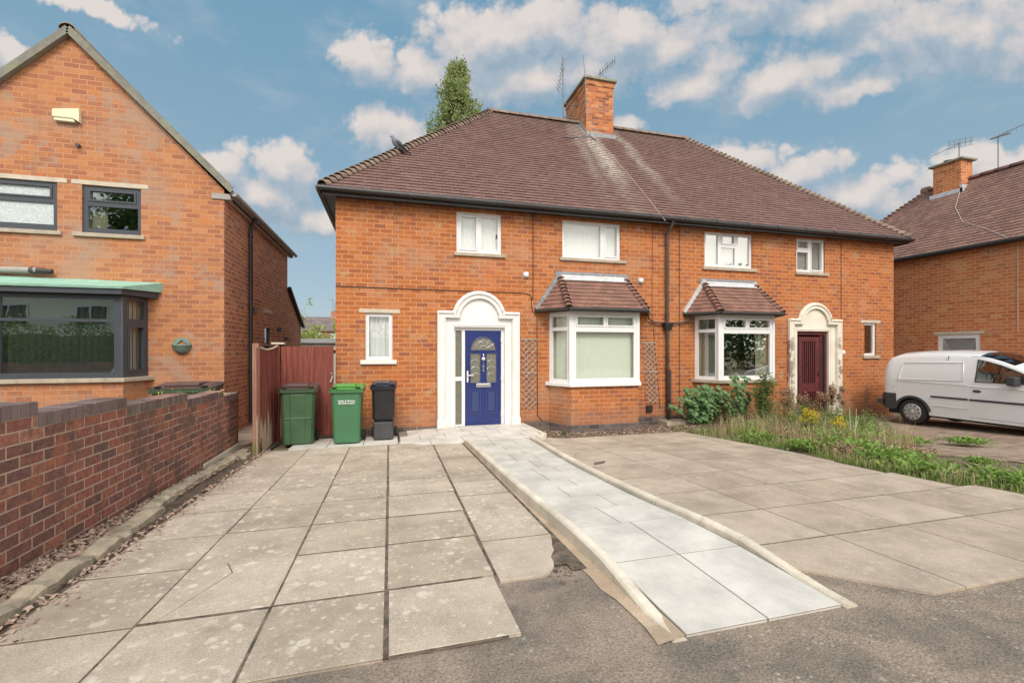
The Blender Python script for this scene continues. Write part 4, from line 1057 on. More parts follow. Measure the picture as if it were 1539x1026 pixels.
# external vents, air bricks, seams, cables, pipes
for x, z in ((4.03, 3.448), (6.95, 3.43)):
    v_ = MB(); v_.box(x-.075, -.012, z-.075, x+.075, 0, z+.075); v_.cm = 1; v_.lathe([(0, -.085), (.045, -.08), (.06, -.06), (.06, -.01)], (x, 0, z), 'y', 20); v_.build('boiler_vent', ['grey_plaster', 'upvc'], house)
for x in (3.87, 6.93, 8.25, 11.08):
    v_ = MB(); v_.box(x-.11, -.004, 4.62, x+.11, .02, 4.76, .1)
    for i in range(5):
        for j in range(3): v_.box(x-.10+i*.042, -.009, 4.635+j*.042, x-.07+i*.042, -.003, 4.665+j*.042)
    v_.build('air_brick', 'maroon' if False else 'brick_side', house)
def S_(pts, r_=.008):
    cb_ = MB(); cb_.tube(pts, r_, 5); cb_.build('wall_cable', 'cable', house)
S_([(0, -.012, 3.045), (1.5, -.012, 3.035), (3.95, -.012, 3.035), (4.12, -.012, 3.01), (4.17, -.012, 2.93), (4.17, -.012, 2.72), (4.2, -.014, 2.62), (4.30, -.014, 2.5), (4.31, -.014, .25), (4.45, -.014, .12)], .008)
S_([(4.20, -.012, 4.82), (4.205, -.012, 3.6), (4.20, -.012, 2.9)], .009)
S_([(7.28, -.012, 4.83), (7.27, -.012, 2.6), (7.34, -.012, 1.9), (7.50, -.012, .3)], .005)
S_([(8.04, -.012, 4.83), (8.04, -.012, .2)], .008); S_([(13.28, -.012, 4.83), (13.28, -.012, 1.75)], .006)
rc = MB(); pts = []
for i in range(15):
    f = i/14; x = 7.28+.03*f+.08*math.sin(f*3.1); y = 3.32+(-.5-3.32)*f; pts.append((x-.25*math.sin(f*3.14)*0+.0, y, rz_(y)+.035))
rc.tube(pts, .006, 5); rc.build('roof_cable', 'cable_white', house)
dpx = 7.66; dp = MB()
dp.tube([(dpx, -.30, 4.88), (dpx, -.27, 4.78), (dpx, -.10, 4.66), (dpx, -.07, 4.58), (dpx, -.07, 2.4)], .042, 10)
for z in (4.35, 3.4, 2.6): dp.tube([(dpx, -.07, z), (dpx, -.07, z+.06)], .052, 10)
dp.build('downpipe', 'pipe_brown', house)
hp_ = MB(); hp_.add([(dpx-.12, -.17, 2.40), (dpx+.12, -.17, 2.40), (dpx+.12, -.003, 2.40), (dpx-.12, -.003, 2.40), (dpx-.07, -.13, 2.24), (dpx+.07, -.13, 2.24), (dpx+.07, -.02, 2.24), (dpx-.07, -.02, 2.24)], [(0, 1, 2, 3), (7, 6, 5, 4), (4, 5, 1, 0), (5, 6, 2, 1), (6, 7, 3, 2), (7, 4, 0, 3)]); hp_.box(dpx-.13, -.18, 2.39, dpx+.13, -.002, 2.42); hp_.build('rainwater_hopper', 'gutter_black', house)
d2 = MB(); d2.tube([(dpx+.01, -.07, 2.26), (dpx+.01, -.07, .12), (dpx+.01, -.10, .04)], .042, 10); d2.tube([(dpx+.085, -.06, 1.25), (dpx+.085, -.06, .06)], .03, 8)
for z in (2.1, 1.3, .3): d2.tube([(dpx+.01, -.07, z), (dpx+.01, -.07, z+.05)], .051, 10)
d2.build('downpipe', 'pipe_brown', house)
d3 = MB(); d3.tube([(7.10, -.10, 2.60), (7.14, -.08, 2.50), (7.30, -.06, 2.42), (7.58, -.07, 2.40)], .02, 8); d3.build('waste_pipe', 'grey_bin', house); d3 = MB(); d3.tube([(8.28, -.10, 2.60), (8.24, -.08, 2.48), (8.1, -.06, 2.43), (7.74, -.07, 2.40)], .02, 8); d3.build('waste_pipe', 'grey_bin', house)
gu = MB(); gu.box(7.42, -.42, -.12, 8.05, -.02, .04); gu.build('drain_gully', 'concrete', house, bevel=.01)
vb = MB(); vb.box(7.10, -.06, .24, 7.26, -.002, .40); vb.build('vent_cowl', 'gutter_black', house, bevel=.01)

# ================================================================ left neighbour (gable end to the street)
LX, LY = -2.167, .55
lh = thing('gabled_house', (-5, 3.5, 0), 'brick house with a street-facing gable and dark grey window frames, left of the fence', 'house')
LX0 = -7.45; AX, AZ = -4.70, 7.64
gw = MB(); gw.cm = 0
hs = [(-4.532-LX0, 3.96+.4, -3.589-LX0, 4.86+.4), (-6.55-LX0, 3.96+.4, -4.909-LX0, 4.88+.4), (-6.4-LX0, 1.28+.4, -3.62-LX0, 2.6+.4)]
gw.holes((LX0, LY, -.4), (1, 0, 0), (0, -1, 0), LX-LX0, 5.3, hs, .10)
gw.add([(LX0, LY, 4.9), (LX, LY, 4.9), (LX, LY, 4.98), (AX, LY, AZ), (LX0, LY, 4.98)], [(0, 1, 2, 3, 4)])
gw.cm = 1
gw.holes((LX, LY, -.4), (0, 1, 0), (1, 0, 0), 5.85, 5.3, [(3.05, 1.9+.4-.45, 3.72, 2.35+.4)], .10)
gw.cm = 0
gw.holes((LX0, 6.4, -.4), (0, -1, 0), (-1, 0, 0), 5.85, 5.3, [], .1); gw.quad((LX0, 6.4, -.4), (LX, 6.4, -.4), (LX, 6.4, 4.9), (LX0, 6.4, 4.9))
gw.cm = 1
gw.add([(LX, 6.4, -.4), (LX, 8.7, -.4), (LX, 8.7, 2.62), (LX, 6.4, 3.70)], [(0, 1, 2, 3)]); gw.quad((LX0, 8.7, -.4), (LX, 8.7, -.4), (LX, 8.7, 2.62), (LX0, 8.7, 2.62))
gw.build('wall', ['brick_left', 'brick_side'], lh)
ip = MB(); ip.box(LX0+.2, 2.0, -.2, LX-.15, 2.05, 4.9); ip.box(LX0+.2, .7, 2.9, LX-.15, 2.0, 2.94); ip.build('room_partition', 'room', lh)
lr = MB(); L_ = math.hypot(AX-(LX+.12), AZ+.06-4.93); ux = (AX-(LX+.12))/L_; uz = (AZ+.06-4.93)/L_
roof_slope(lr, (LX+.12, LY-.08, 4.95), (0, 1, 0), (ux, 0, uz), (uz, 0, -ux), L_, lambda v: 0, lambda v: 6.2)
roof_slope(lr, (2*AX-LX-.12, 6.67, 4.95), (0, -1, 0), (-ux, 0, uz), (-uz, 0, -ux), L_, lambda v: 0, lambda v: 6.2)
lr.add([(LX+.12, LY-.07, 4.93), (LX+.12, 6.66, 4.93), (AX, 6.66, AZ+.04), (AX, LY-.07, AZ+.04), (2*AX-LX-.12, LY-.07, 4.93), (2*AX-LX-.12, 6.66, 4.93)], [(0, 1, 2, 3), (3, 2, 5, 4), (1, 5, 2)], None, .3)
lro = lr.build('roof', 'tile_main', lh)
rt = MB(); ridge_run(rt, (AX, LY-.12, AZ+.06), (AX, 6.7, AZ+.06), 20, .12); rt.build('ridge_tiles', 'tile_hip', lro)
vg = MB()
for sg in (1, -1):
    xe = LX+.16 if sg > 0 else 2*AX-LX-.16
    vg.bar((AX, LY-.06, AZ+.02), (xe, LY-.06, 4.93), .07, .10, up=(0, 1, 0)); vg.bar((AX, LY-.085, AZ+.075), (xe, LY-.085, 4.985), .11, .03, up=(0, 1, 0))
vg.build('verge_board', 'verge_board', lro)
kn_ = MB(); kn_.box(LX-.22, LY-.03, 4.78, LX+.12, LY+.1, 4.90); kn_.build('kneeler', 'grey_plaster', lh, bevel=.01)
sf = MB(); sf.box(LX+.002, LY+.1, 4.80, LX+.12, 6.65, 4.83); sf.box(LX+.10, LY+.1, 4.80, LX+.12, 6.65, 4.93); sf.build('soffit', 'soffit', lh)
gt = MB(); gt.tube([(LX+.19, LY-.05, 4.90), (LX+.19, 6.75, 4.90)], .055, 10); gt.build('gutter', 'grey_plaster', lh)
dd = MB(); dd.tube([(LX+.19, 2.1, 4.86), (LX+.16, 2.1, 4.78), (LX+.08, 2.1, 4.68), (LX+.07, 2.1, 4.58), (LX+.07, 2.1, .05)], .042, 10)
for z in (4.4, 2.7, 1.2): dd.tube([(LX+.07, 2.1, z), (LX+.07, 2.1, z+.06)], .052, 10)
dd.build('downpipe', 'gutter_black', lh)
lt = MB(); lt.bar((LX+.07, 6.35, 3.78), (LX+.07, 8.85, 2.60), .10, .07); lt.add([(LX+.1, 6.4, 3.78), (LX+.1, 8.85, 2.62), (LX0, 8.85, 2.62), (LX0, 6.4, 3.78)], [(0, 1, 2, 3)]); lt.build('lean_to_roof', 'gutter_black', lh)
fx = MB(); fx.box(LX+.0, 2.55, 2.66, LX+.03, 2.8, 2.78)
for (y, z) in ((5.0, 2.35), (6.0, 2.1)): fx.build('wall_lamp', 'gutter_black', lh); fx = MB(); fx.box(LX, y-.05, z-.05, LX+.12, y+.05, z+.05)
fx.build('wall_lamp', 'gutter_black', lh)
ov = MB(); ov.tube([(LX+.05, 5.4, 2.0), (LX+.05, 5.4, 1.4)], .05, 8); ov.build('waste_pipe', 'gutter_black', lh)
window(lh, (LX-.03, LY+3.05, 1.85), (0, 1, 0), (1, 0, 0), .67, .9, [(.06, .06, .61, .55), (.06, .62, .61, .84)], 'anthracite', 'glass_bay', curtain=('blind', 'blind', .1, .2))
ll = MB(); ll.box(LX-.01, LY+2.95, 2.75, LX+.008, LY+3.85, 2.86); ll.build('lintel', 'concrete_light', lh)
# gable details
window(lh, (-4.532, LY+.03, 3.96), (1, 0, 0), (0, -1, 0), .943, .90, [(.08, .10, .88, .52), (.12, .64, .82, .80)], 'anthracite', 'glass_bay', cas=(1,), curtain=('pair', 'curtain_cream', [(.0, .33), (.84, .94)]))
window(lh, (-6.55, LY+.03, 3.96), (1, 0, 0), (0, -1, 0), 1.641, .92, [(.06, .12, .40, .52), (.06, .64, .40, .82), (.50, .12, 1.57, .52), (.54, .64, 1.52, .82)], 'anthracite', 'frosted', cas=(3,))
for a, b in ((-4.69, -3.47), (-6.7, -4.76)): sillbox(lh, a, b, 4.868, 4.95, LY-.008, LY+.05, 'concrete_light', 'lintel', .003)
for a, b in ((-4.66, -3.52), (-6.7, -4.83)): sillbox(lh, a, b, 3.885, 3.957, LY-.05, LY+.06, 'concrete')
al = MB(); al.prism([(-4.94, 6.19), (-4.94, 6.05), (-4.62, 6.05), (-4.53, 5.99), (-4.53, 6.25)][::-1], LY-.09, LY-.001, 'xz'); al.prism([(-4.92, 6.05), (-4.92, 5.99), (-4.60, 5.99), (-4.62, 6.05)][::-1], LY-.075, LY-.002, 'xz'); al.build('alarm_box', 'alarm', lh, bevel=.008)
ab = MB(); ab.tube([(-4.575, LY-.06, 5.58), (-4.575, LY, 5.58)], .035, 8); ab.build('overflow_pipe', 'grey_bin', lh)
# bay of the left house
bz = MB(); yb_ = 0.0
for p, q in (((-6.6, yb_), (-3.62, yb_)), ((-3.62, yb_), (-3.47, LY))): bz.quad((*p, -.4), (*q, -.4), (*q, 1.17), (*p, 1.17))
bz.quad((-6.6, LY, -.4), (-6.6, yb_, -.4), (-6.6, yb_, 1.17), (-6.6, LY, 1.17))
bzo = bz.build('bay_window', 'brick_left', lh)
s_ = MB(); s_.prism([(-6.7, LY), (-6.7, yb_-.07), (-3.57, yb_-.07), (-3.36, LY)], 1.17, 1.245, 'xy'); s_.build('sill', 'concrete', bzo, bevel=.008)
window(bzo, (-6.6, yb_+.01, 1.245), (1, 0, 0), (0, -1, 0), 2.98, 1.50, [(1.2, .10, 2.84, 1.01), (1.2, 1.06, 2.84, 1.42), (.08, .1, 1.12, 1.42)], 'anthracite', 'glass_neighbour', curtain=('blind', 'blind_dark', .10, .95), name='frame')
U = Vector((.15, .55, 0)).normalized()
window(bzo, Vector((-3.62, yb_, 1.245))+Vector((0, 0, 0)), U, Vector((U.y, -U.x, 0)), .56, 1.50, [(.14, .14, .44, .93), (.10, 1.08, .47, 1.42)], 'anthracite', 'glass', cas=(0,), name='frame', curtain=('blind', 'blind_dark', .09, .2))
cn = MB(); cn.prism([(-6.8, LY), (-6.8, -.13), (-3.58, -.13), (-3.30, LY)], 2.75, 2.875, 'xy'); cno = cn.build('bay_canopy', 'anthracite', lh)
cp = MB(); cp.quad((-6.85, -.17, 2.885), (-3.54, -.17, 2.885), (-3.22, LY-.002, 3.06), (-6.85, LY-.002, 3.12)); cp.quad((-6.85, -.17, 2.885), (-3.54, -.17, 2.885), (-3.54, -.16, 2.845), (-6.85, -.16, 2.845)); cp.quad((-3.54, -.17, 2.885), (-3.22, LY-.002, 3.06), (-3.24, LY-.002, 2.87), (-3.54, -.16, 2.845))
cp.build('canopy_covering', 'copper', cno)
rl_ = MB(); rl_.tube([(-7.2, LY-.10, 3.17), (-5.15, LY-.10, 3.20)], .055, 10); rl_.cm = 1; rl_.tube([(-5.25, LY-.10, 3.20), (-4.93, LY-.09, 3.19)], [.06, .045], 10)
tag(rl_.build('roll_of_sheeting', ['grey_plaster', 'gutter_black']), 'rolled grey sheeting lying on the green bay canopy', 'roll')
wp = thing('wall_planter', (-2.90, LY, 1.7), 'small green half-round planter hung on the left house wall', 'planter')
b_ = MB(); b_.lathe([(.0, 1.68), (.08, 1.69), (.13, 1.74), (.165, 1.83), (.175, 1.84), (.175, 1.86), (.15, 1.86)], (-2.90, LY-.001, 0), n=20, a0=math.pi, a1=2*math.pi); b_.build('bowl', 'planter_m', wp, bevel=0)
b_ = MB(); b_.prism([(x, z) for x, z in arc(-2.90, 1.84, .155, 0, 180, 12)]+[(-3.02, 1.84), (-2.90, 1.95), (-2.78, 1.84)], LY-.03, LY-.001, 'xz'); b_.build('backplate', 'planter_m', wp)

# ================================================================ right neighbour
rh = thing('right_house', (21, 0, 0), 'orange brick house at right edge behind the white van, brown roof with small chimney', 'house')
QX = 18.5; qb, qf = 5.4, -9.0
w_ = MB(); w_.holes((QX, qb, -.5), (0, -1, 0), (-1, 0, 0), qb-qf, 5.42, [(qb-.86, 1.45+.5, qb+.24, 2.24+.5)], .12)
w_.quad((QX, qb, -.5), (QX+5.2, qb, -.5), (QX+5.2, qb, 4.92), (QX, qb, 4.92)); w_.quad((QX, qf, -.5), (QX+5.2, qf, -.5), (QX+5.2, qf, 4.92), (QX, qf, 4.92)); w_.quad((QX+5.2, qb, -.5), (QX+5.2, qf, -.5), (QX+5.2, qf, 4.92), (QX+5.2, qb, 4.92))
w_.build('wall', 'brick_right', rh)
ex0, rx, rzz = 18.25, 21.1, 7.85; ez = 4.95; hy = 5.65; ry2 = 2.8
Ls = math.hypot(rx-ex0, rzz-ez); V = ((rx-ex0)/Ls, 0, (rzz-ez)/Ls); N = (-(rzz-ez)/Ls, 0, (rx-ex0)/Ls)
r_ = MB(); roof_slope(r_, (ex0, hy, ez), (0, -1, 0), V, N, Ls, lambda v: (hy-ry2)*v/Ls, lambda v: hy-qf+.2, gauge=.15)
r_.add([(ex0, hy, ez-.02), (ex0, qf, ez-.02), (rx, qf, rzz-.02), (rx, ry2, rzz-.02), (2*rx-ex0, qf, ez-.02), (2*rx-ex0, hy, ez-.02)], [(0, 1, 2, 3), (3, 2, 4, 5), (0, 3, 5), (0, 5, 4, 1)], None, .3)
ro = r_.build('roof', 'tile_right', rh)
r_ = MB(); ridge_run(r_, (rx, ry2-.1, rzz+.01), (rx, qf, rzz+.01), 30, .12); r_.lathe([(.0, ry2-.12), (.17, ry2-.1), (.17, ry2+.12), (.1, ry2+.16)], (rx, 0, rzz+.02), 'y', 12); r_.build('ridge_tiles', 'tile_right', ro)
r_ = MB(); ridge_run(r_, (ex0, hy, ez+.02), (rx, ry2, rzz), 32, .11, .03, True); r_.build('hip_tiles', 'tile_right', ro)
g_ = MB(); g_.tube([(ex0-.05, hy, ez-.06), (ex0-.05, qf, ez-.06)], .06, 8); g_.build('gutter', 'gutter_black', rh)
g_ = MB(); g_.box(ex0+.02, qf, 4.86, QX, hy-.1, 4.90); g_.box(ex0+.0, qf, 4.83, ex0+.02, hy-.1, 4.95); g_.build('soffit', 'gutter_black', rh)
def on_r(x): return ez+(x-ex0)*(rzz-ez)/(rx-ex0)
c_ = MB(); c_.box(20.62, 1.45, 7.2, 21.2, 2.30, 8.50); co = c_.build('chimney', 'brick_right', rh)
c_ = MB(); c_.box(20.52, 1.35, 8.50, 21.3, 2.40, 8.57); c_.build('chimney_cap', 'chimney_cap_m', co, bevel=.01)
c_ = MB(); c_.lathe([(.12, 8.56), (.13, 8.70), (.08, 8.70)], (20.9, 2.0, 0), n=14); c_.build('chimney_pot', 'gutter_black', co)
c_ = MB(); c_.box(20.56, 1.36, on_r(20.6)-.12, 20.63, 2.38, on_r(20.6)+.14); c_.box(20.56, 1.38, on_r(20.6)-.1, 21.1, 1.45, on_r(20.6)+.26); c_.build('chimney_flashing', 'lead_new', co)
window(rh, (QX+.03, .86, 1.45), (0, -1, 0), (-1, 0, 0), 1.10, .79, [(.12, .1, .98, .66)], 'upvc', 'glass', name='window')
c_ = MB()
for k in range(-6, 18): c_.tube([(QX+.045, .74-k*.06, 1.56), (QX+.045, .74-k*.06-.36, 2.10)], .004, 4); c_.tube([(QX+.045, .74-k*.06-.36, 1.56), (QX+.045, .74-k*.06, 2.10)], .004, 4)
c_.v = [(x, min(.735, max(-.115, y)), z) for x, y, z in [tuple(v) for v in c_.v]]
c_.build('window_grille', 'upvc', rh)
sb = MB(); sb.box(QX-.008, -.34, 2.242, QX+.05, .98, 2.33); sb.build('lintel', 'concrete_light', rh)
c_ = MB(); pts = [(20.55, 1.45, on_r(20.55)+.03), (19.9, 1.2, on_r(19.9)+.03), (19.2, .6, on_r(19.2)+.03), (18.7, -.3, on_r(18.7)+.03), (ex0, -1.0, ez+.03)]; c_.tube(pts, .010, 5); c_.tube([(QX-.012, -1.1, 4.8), (QX-.012, -1.1, 2.3)], .01, 5); c_.build('wall_cable', 'cable_white', rh)
for y, z in ((-.55, 4.62), (-.55, 2.2)):
    c_ = MB(); c_.box(QX-.006, y-.14, z, QX+.01, y+.14, z+.14); c_.build('air_brick', 'brick_side', rh)

# ================================================================ garden wall with stepped coping of bricks on edge
gwt = thing('garden_wall', (-1.55, -4, 0), 'dark red brick garden wall with stepped purple coping bricks along the left of the drive', 'wall')
WX = -1.45; steps = [(-1.06, -1.775, 1.03), (-1.775, -3.10, 1.1175), (-3.10, -4.475, 1.205), (-4.475, -5.635, 1.2925), (-5.635, -6.9, 1.38), (-6.9, -9.4, 1.4675)]
b = MB()
for y1, y0, zt in steps:
    zz = zt-.105
    b.quad((WX, y0, -.2), (WX, y1, -.2), (WX, y1, zz), (WX, y0, zz)); b.quad((WX-.215, y0, -.2), (WX-.215, y1, -.2), (WX-.215, y1, zz), (WX-.215, y0, zz))
b.quad((WX-.215, -1.06, -.2), (WX, -1.06, -.2), (WX, -1.06, .925), (WX-.215, -1.06, .925))
b.build('brickwork', 'brick_garden', gwt)
b = MB(); n_c = 0
for y1, y0, zt in steps:
    n = round((y1-y0)/.083); w_ = (y1-y0)/n
    for k in range(n):
        y = y0+w_*k; dz = random.uniform(-.004, .003); dx = random.uniform(-.004, .004)
        b.box(WX-.222+dx, y+.004, zt-.105, WX+.008+dx, y+w_-.004, zt+dz)
def cop(t, b_):
    p = t.pos(); r = t.rnd()
    c = t.mix(r, (.095, .062, .070), (.175, .115, .118)); f = t.mapr(t.noise(p, 20, 6, .7), .3, .7, .75, 1.25)
    cc = t.node('ShaderNodeCombineXYZ'); [t.put(cc.inputs[i], f) for i in range(3)]
    c = t.mix(1.0, c, cc.outputs[0], 'MULTIPLY'); c = t.mix(t.mapr(t.noise(p, 6, 6, .7), .56, .68, 0, .5, True), c, (.33, .27, .22))
    t.put(b_.inputs['Base Color'], c); b_.inputs['Roughness'].default_value = .30; b_.inputs['Specular IOR Level'].default_value = 1; b_.inputs['Coat Weight'].default_value = .6; b_.inputs['Coat Roughness'].default_value = .25; t.put(b_.inputs['Normal'], t.bump(t.noise(p, 50, 4), .3, .006))
mat('coping', cop)
b.build('coping', 'coping', gwt, bevel=.004)
b = MB()
for y1, y0, zt in steps: b.box(WX-.215, y0, zt-.108, WX+.002, y1, zt-.012)
b.build('coping_mortar', 'concrete', gwt)
b = MB(); b.box(WX-.0, -2.6, -.02, WX+.03, -1.08, .17); b.build('footing', 'concrete_light', gwt, bevel=.015)

# ================================================================ fence return and gate
fp = thing('fence_panel', (-1.0, -.9, 0), 'weathered red stained close-board fence with a pale unpainted foot, beside the brown-lidded bin', 'fence')
b = MB(); b.box(-1.09, -1.62, -.05, -1.0, -1.53, 1.86); b.build('post', 'post_wood', fp, bevel=.006)
b = MB(); y = -1.53; i = 0
while y < -.22:
    wv = .125; f = (y+1.53)/1.3; zt = 1.79-.10*math.sin(min(1, f*1.0)*3.14)*.6+.03*f; zb = .03 if i != 1 else .22
    if i == 2: zb = .30
    M = Matrix.Translation((0, y, 0)) @ Matrix.Rotation(random.uniform(-.02, .02)+.10, 4, 'Z')
    b.box(-1.03+random.uniform(-.004, .004), 0, zb, -1.012+.0, wv-.002, zt+random.uniform(-.008, .008), None, M); y += wv*.93; i += 1
b.build('boards', 'fence_wood', fp)
b = MB(); pts = [(-1.02, -1.53+1.3*k/10, 1.80-.055*math.sin(k/10*3.14)+.03*k/10) for k in range(11)]; b.tube(pts, .016, 6); b.build('top_rail', 'concrete_light', fp)
b = MB(); b.box(-1.12, -1.5, .3, -1.04, -.25, .38); b.box(-1.12, -1.5, 1.35, -1.04, -.25, 1.43); b.build('rail', 'fence_wood', fp)
b = MB(); b.box(-1.08, -.24, -.05, -.98, -.16, 1.86); b.build('post', 'fence_wood', fp)
b = MB(); b.box(-1.12, -.27, 1.86, -.90, -.10, 1.895); b.build('post_cap', 'concrete_light', fp)
gt_ = thing('wooden_gate', (-.45, -.2, 0), 'dark red boarded side gate between fence corner and house wall', 'gate')
b = MB(); x = -.96
while x < -.04:
    b.box(x, -.22+random.uniform(-.003, .003), .07, min(x+.093, -.015), -.20, 1.825+random.uniform(-.008, .008)); x += .0965
b.build('boards', 'fence_wood', gt_)
b = MB(); b.box(-.96, -.20, .3, -.02, -.16, .4); b.box(-.96, -.20, 1.5, -.02, -.16, 1.6); b.build('rail', 'fence_wood', gt_)
b = MB(); b.tube([(-.055, -.23, 1.30), (-.04, -.27, 1.22), (-.07, -.25, 1.12)], .012, 6); b.build('latch', 'white_metal', gt_)

# ================================================================ wheelie bins
def bin_(name, label, cat, loc, rz, body, lid, w=.52, d=.60, h=1.0, ribs=True, text_=False, step=False, group=None, handle_side=False, plain_front=False):
    t = thing(name, loc, label, cat, group, rz)
    b = MB(); W0, W1, D0, D1 = w*.415, w*.475, d*.36, d*.47
    def ringz(f, e=0):
        ww = W0+(W1-W0)*f+e; dd = D0+(D1-D0)*f+e; c = .045; yo = .03*f
        return [(-ww+c, -dd+yo), (ww-c, -dd+yo), (ww, -dd+c+yo), (ww, dd-c+yo), (ww-c, dd+yo), (-ww+c, dd+yo), (-ww, dd-c+yo), (-ww, -dd+c+yo)]
    zs = [(.02, 0, -.012), (.035, .03, 0), (.42, .42, 0), (.62, .64, 0), (h-.06, 1, 0)]
    if step: zs = [(.02, 0, -.012), (.035, .03, -.002), (.335, .2, -.002), (.345, .2, -.035), (.36, .25, -.03), (.42, .50, .004), (.62, .68, .0), (h-.06, 1, 0)]
    V = []; 
    for z, f, e in zs: V += [(x, y, z) for x, y in ringz(f, e)]
    F = [(i*8+k, i*8+(k+1) % 8, i*8+8+(k+1) % 8, i*8+8+k) for i in range(len(zs)-1) for k in range(8)]+[tuple(range(8))[::-1]]
    b.add(V, F, None, .5)
    if ribs:   # raised centre spine and step lines on the front
        f0, f1 = -D0+.0, -D1+.03
        b.add([(-.11, f0-.012, .04), (.11, f0-.012, .04), (.12, f1-.012, h-.10), (-.12, f1-.012, h-.10), (-.13, f0+.01, .04), (.13, f0+.01, .04), (.14, f1+.01, h-.10), (-.14, f1+.01, h-.10)], [(0, 1, 2, 3), (0, 3, 7, 4), (1, 5, 6, 2), (3, 2, 6, 7), (0, 4, 5, 1)], None, .5)
        zz = .50; ff = f0+(f1-f0)*.48
        b.box(-W1+.06, ff-.018, zz-.012, W1-.06, ff+.01, zz+.008)
    elif not step:
        f0, f1 = -D0, -D1+.03
        b.add([(-.13, f0-.004, .04), (.13, f0-.004, .04), (.10, f0+(f1-f0)*.45-.007, .48), (-.10, f0+(f1-f0)*.45-.007, .48)], [(0, 1, 2, 3)], None, .5)
    bo = b.build('body', body, t, world=False, bevel=.008)
    r_ = MB(); ww, dd = w/2+.012, d/2+.015
    r_.prism([(-ww+.03, -dd+.03), (ww-.03, -dd+.03), (ww, -dd+.06), (ww, dd+.02), (-ww, dd+.02), (-ww, -dd+.06)], h-.07, h, 'xy')
    r_.build('rim', lid if (text_ is False and plain_front) else body, t, world=False, bevel=.01)
    l_ = MB(); n = 8
    V = []; F = []
    for j in range(n+1):
        f = j/n; y = -dd+.02+(2*dd+.02)*f; zc = h+.012+.055*math.sin(min(1, f*1.25)*1.57)
        for i, u in enumerate((-1, -.86, -.5, 0, .5, .86, 1)):
            edge = .045 if abs(u) == 1 else (.008 if abs(u) > .8 else 0)
            V.append((u*(ww+.006), y, zc-edge-(.035 if j == 0 else 0)))
    for j in range(n):
        for i in range(6): F.append((j*7+i, j*7+i+1, j*7+i+8, j*7+i+7))
    V2 = [(x, y, h-.002) for x, y, z in V]
    l_.add(V, F, None, .5, False)
    l_.quad((-ww, -dd+.02, h-.002), (ww, -dd+.02, h-.002), (ww, dd+.04, h-.002), (-ww, dd+.04, h-.002), r=.5)
    for s_ in (-1, 1): l_.quad((s_*(ww+.005), -dd+.02, h-.002), (s_*(ww+.005), dd+.04, h-.002), (s_*(ww+.005), dd+.04, h+.03), (s_*(ww+.005), -dd+.02, h+.0), r=.5)
    l_.quad((-ww, dd+.04, h-.01), (ww, dd+.04, h-.01), (ww, dd+.04, h+.06), (-ww, dd+.04, h+.06), r=.5)
    l_.box(-ww*.55, -dd+.08, h+.03, ww*.55, dd-.05, h+.078, .5)
    lo_ = l_.build('lid', lid, t, world=False, bevel=.008)
    hh = MB()
    for s_ in (-1, 1): hh.box(s_*ww*.72-.045, -dd+.045, h+.020, s_*ww*.72+.045, -dd+.10, h+.034)
    hh.build('hand_grip', 'dark', lo_, world=False)
    bh = MB(); bh.tube([(-ww*.9, dd+.07, h-.02), (ww*.9, dd+.07, h-.02)], .016, 8)
    for s_ in (-1, 1): bh.box(s_*ww*.85-.02, dd-.0, h-.05, s_*ww*.85+.02, dd+.08, h+.0)
    bh.build('handle', body, t, world=False)
    for s_ in (-1, 1):
        wh = MB(); x = s_*(W0+.035); yb = D0+.02
        wh.lathe([(.02, -.028), (.085, -.028), (.098, -.018), (.098, .018), (.085, .028), (.02, .028)], (x, yb, .10), 'x', 20); wh.cm = 1; wh.lathe([(0, -.03), (.05, -.03), (.05, .03), (0, .03)], (x, yb, .10), 'x', 12)
        wh.build('wheel', ['rubber', 'black_bin'], t, world=False)
    ax = MB(); ax.tube([(-W0-.03, D0+.02, .10), (W0+.03, D0+.02, .10)], .012, 6); ax.build('axle', 'black_bin', t, world=False)
    if step:
        s2 = MB(); f0 = -D0-.006; s2.prism([(-W0+.02, -D0-.012), (W0-.02, -D0-.012), (W0, -D0+.02), (W0, D0-.08), (-W0, D0-.08), (-W0, -D0+.02)], .02, .345, 'xy', .5); s2.build('foot_panel', 'grey_bin', t, world=False, bevel=.01)
        s3 = MB(); s3.box(-.17, -D0-.05, .80, -.11, -D0-.035, .815); 
    if text_:
        me = text('council_lettering', 'Oadby & Wigston\nBorough Council', .040, 'white_text', t, (0, -D1+.03-.0095+.012, h-.235), (R(90)-math.atan((D1-.03-D0)/(h-.1))*-1*-1, 0, 0), .0006)
        me.location = (0.01, -(D0+(D1-.03-D0)*.78)-.0085, h-.235)
    return t
bin_('wheelie_bin', 'dull green wheelie bin with a brown lid, against the red fence', 'wheelie bin', (-.55, -.70, gz(0, -.70)), R(4), 'green_bin', 'brown_lid', w=.60, d=.66, h=1.03, group='wheelie bins')
bin_('wheelie_bin', 'bright green wheelie bin with white council lettering, in front of the house corner', 'wheelie bin', (.31, -.92, gz(0, -.92)+.012), R(-3), 'green_bin_bright', 'green_lid_bright', w=.54, d=.56, h=1.0, ribs=False, text_=True, group='wheelie bins')
bin_('wheelie_bin', 'black wheelie bin with a grey foot panel, against the brick wall under the small window', 'wheelie bin', (.95, -.68, gz(0, -.68)+.012), R(-3), 'black_bin', 'navy_lid', w=.44, d=.54, h=1.03, ribs=False, step=True, group='wheelie bins')
bin_('wheelie_bin', 'wide green bin with a brown lid half hidden behind the garden wall', 'wheelie bin', (-2.18, -1.15, .04), R(3), 'green_bin', 'brown_lid', w=.86, d=.62, h=1.10, group='wheelie bins')

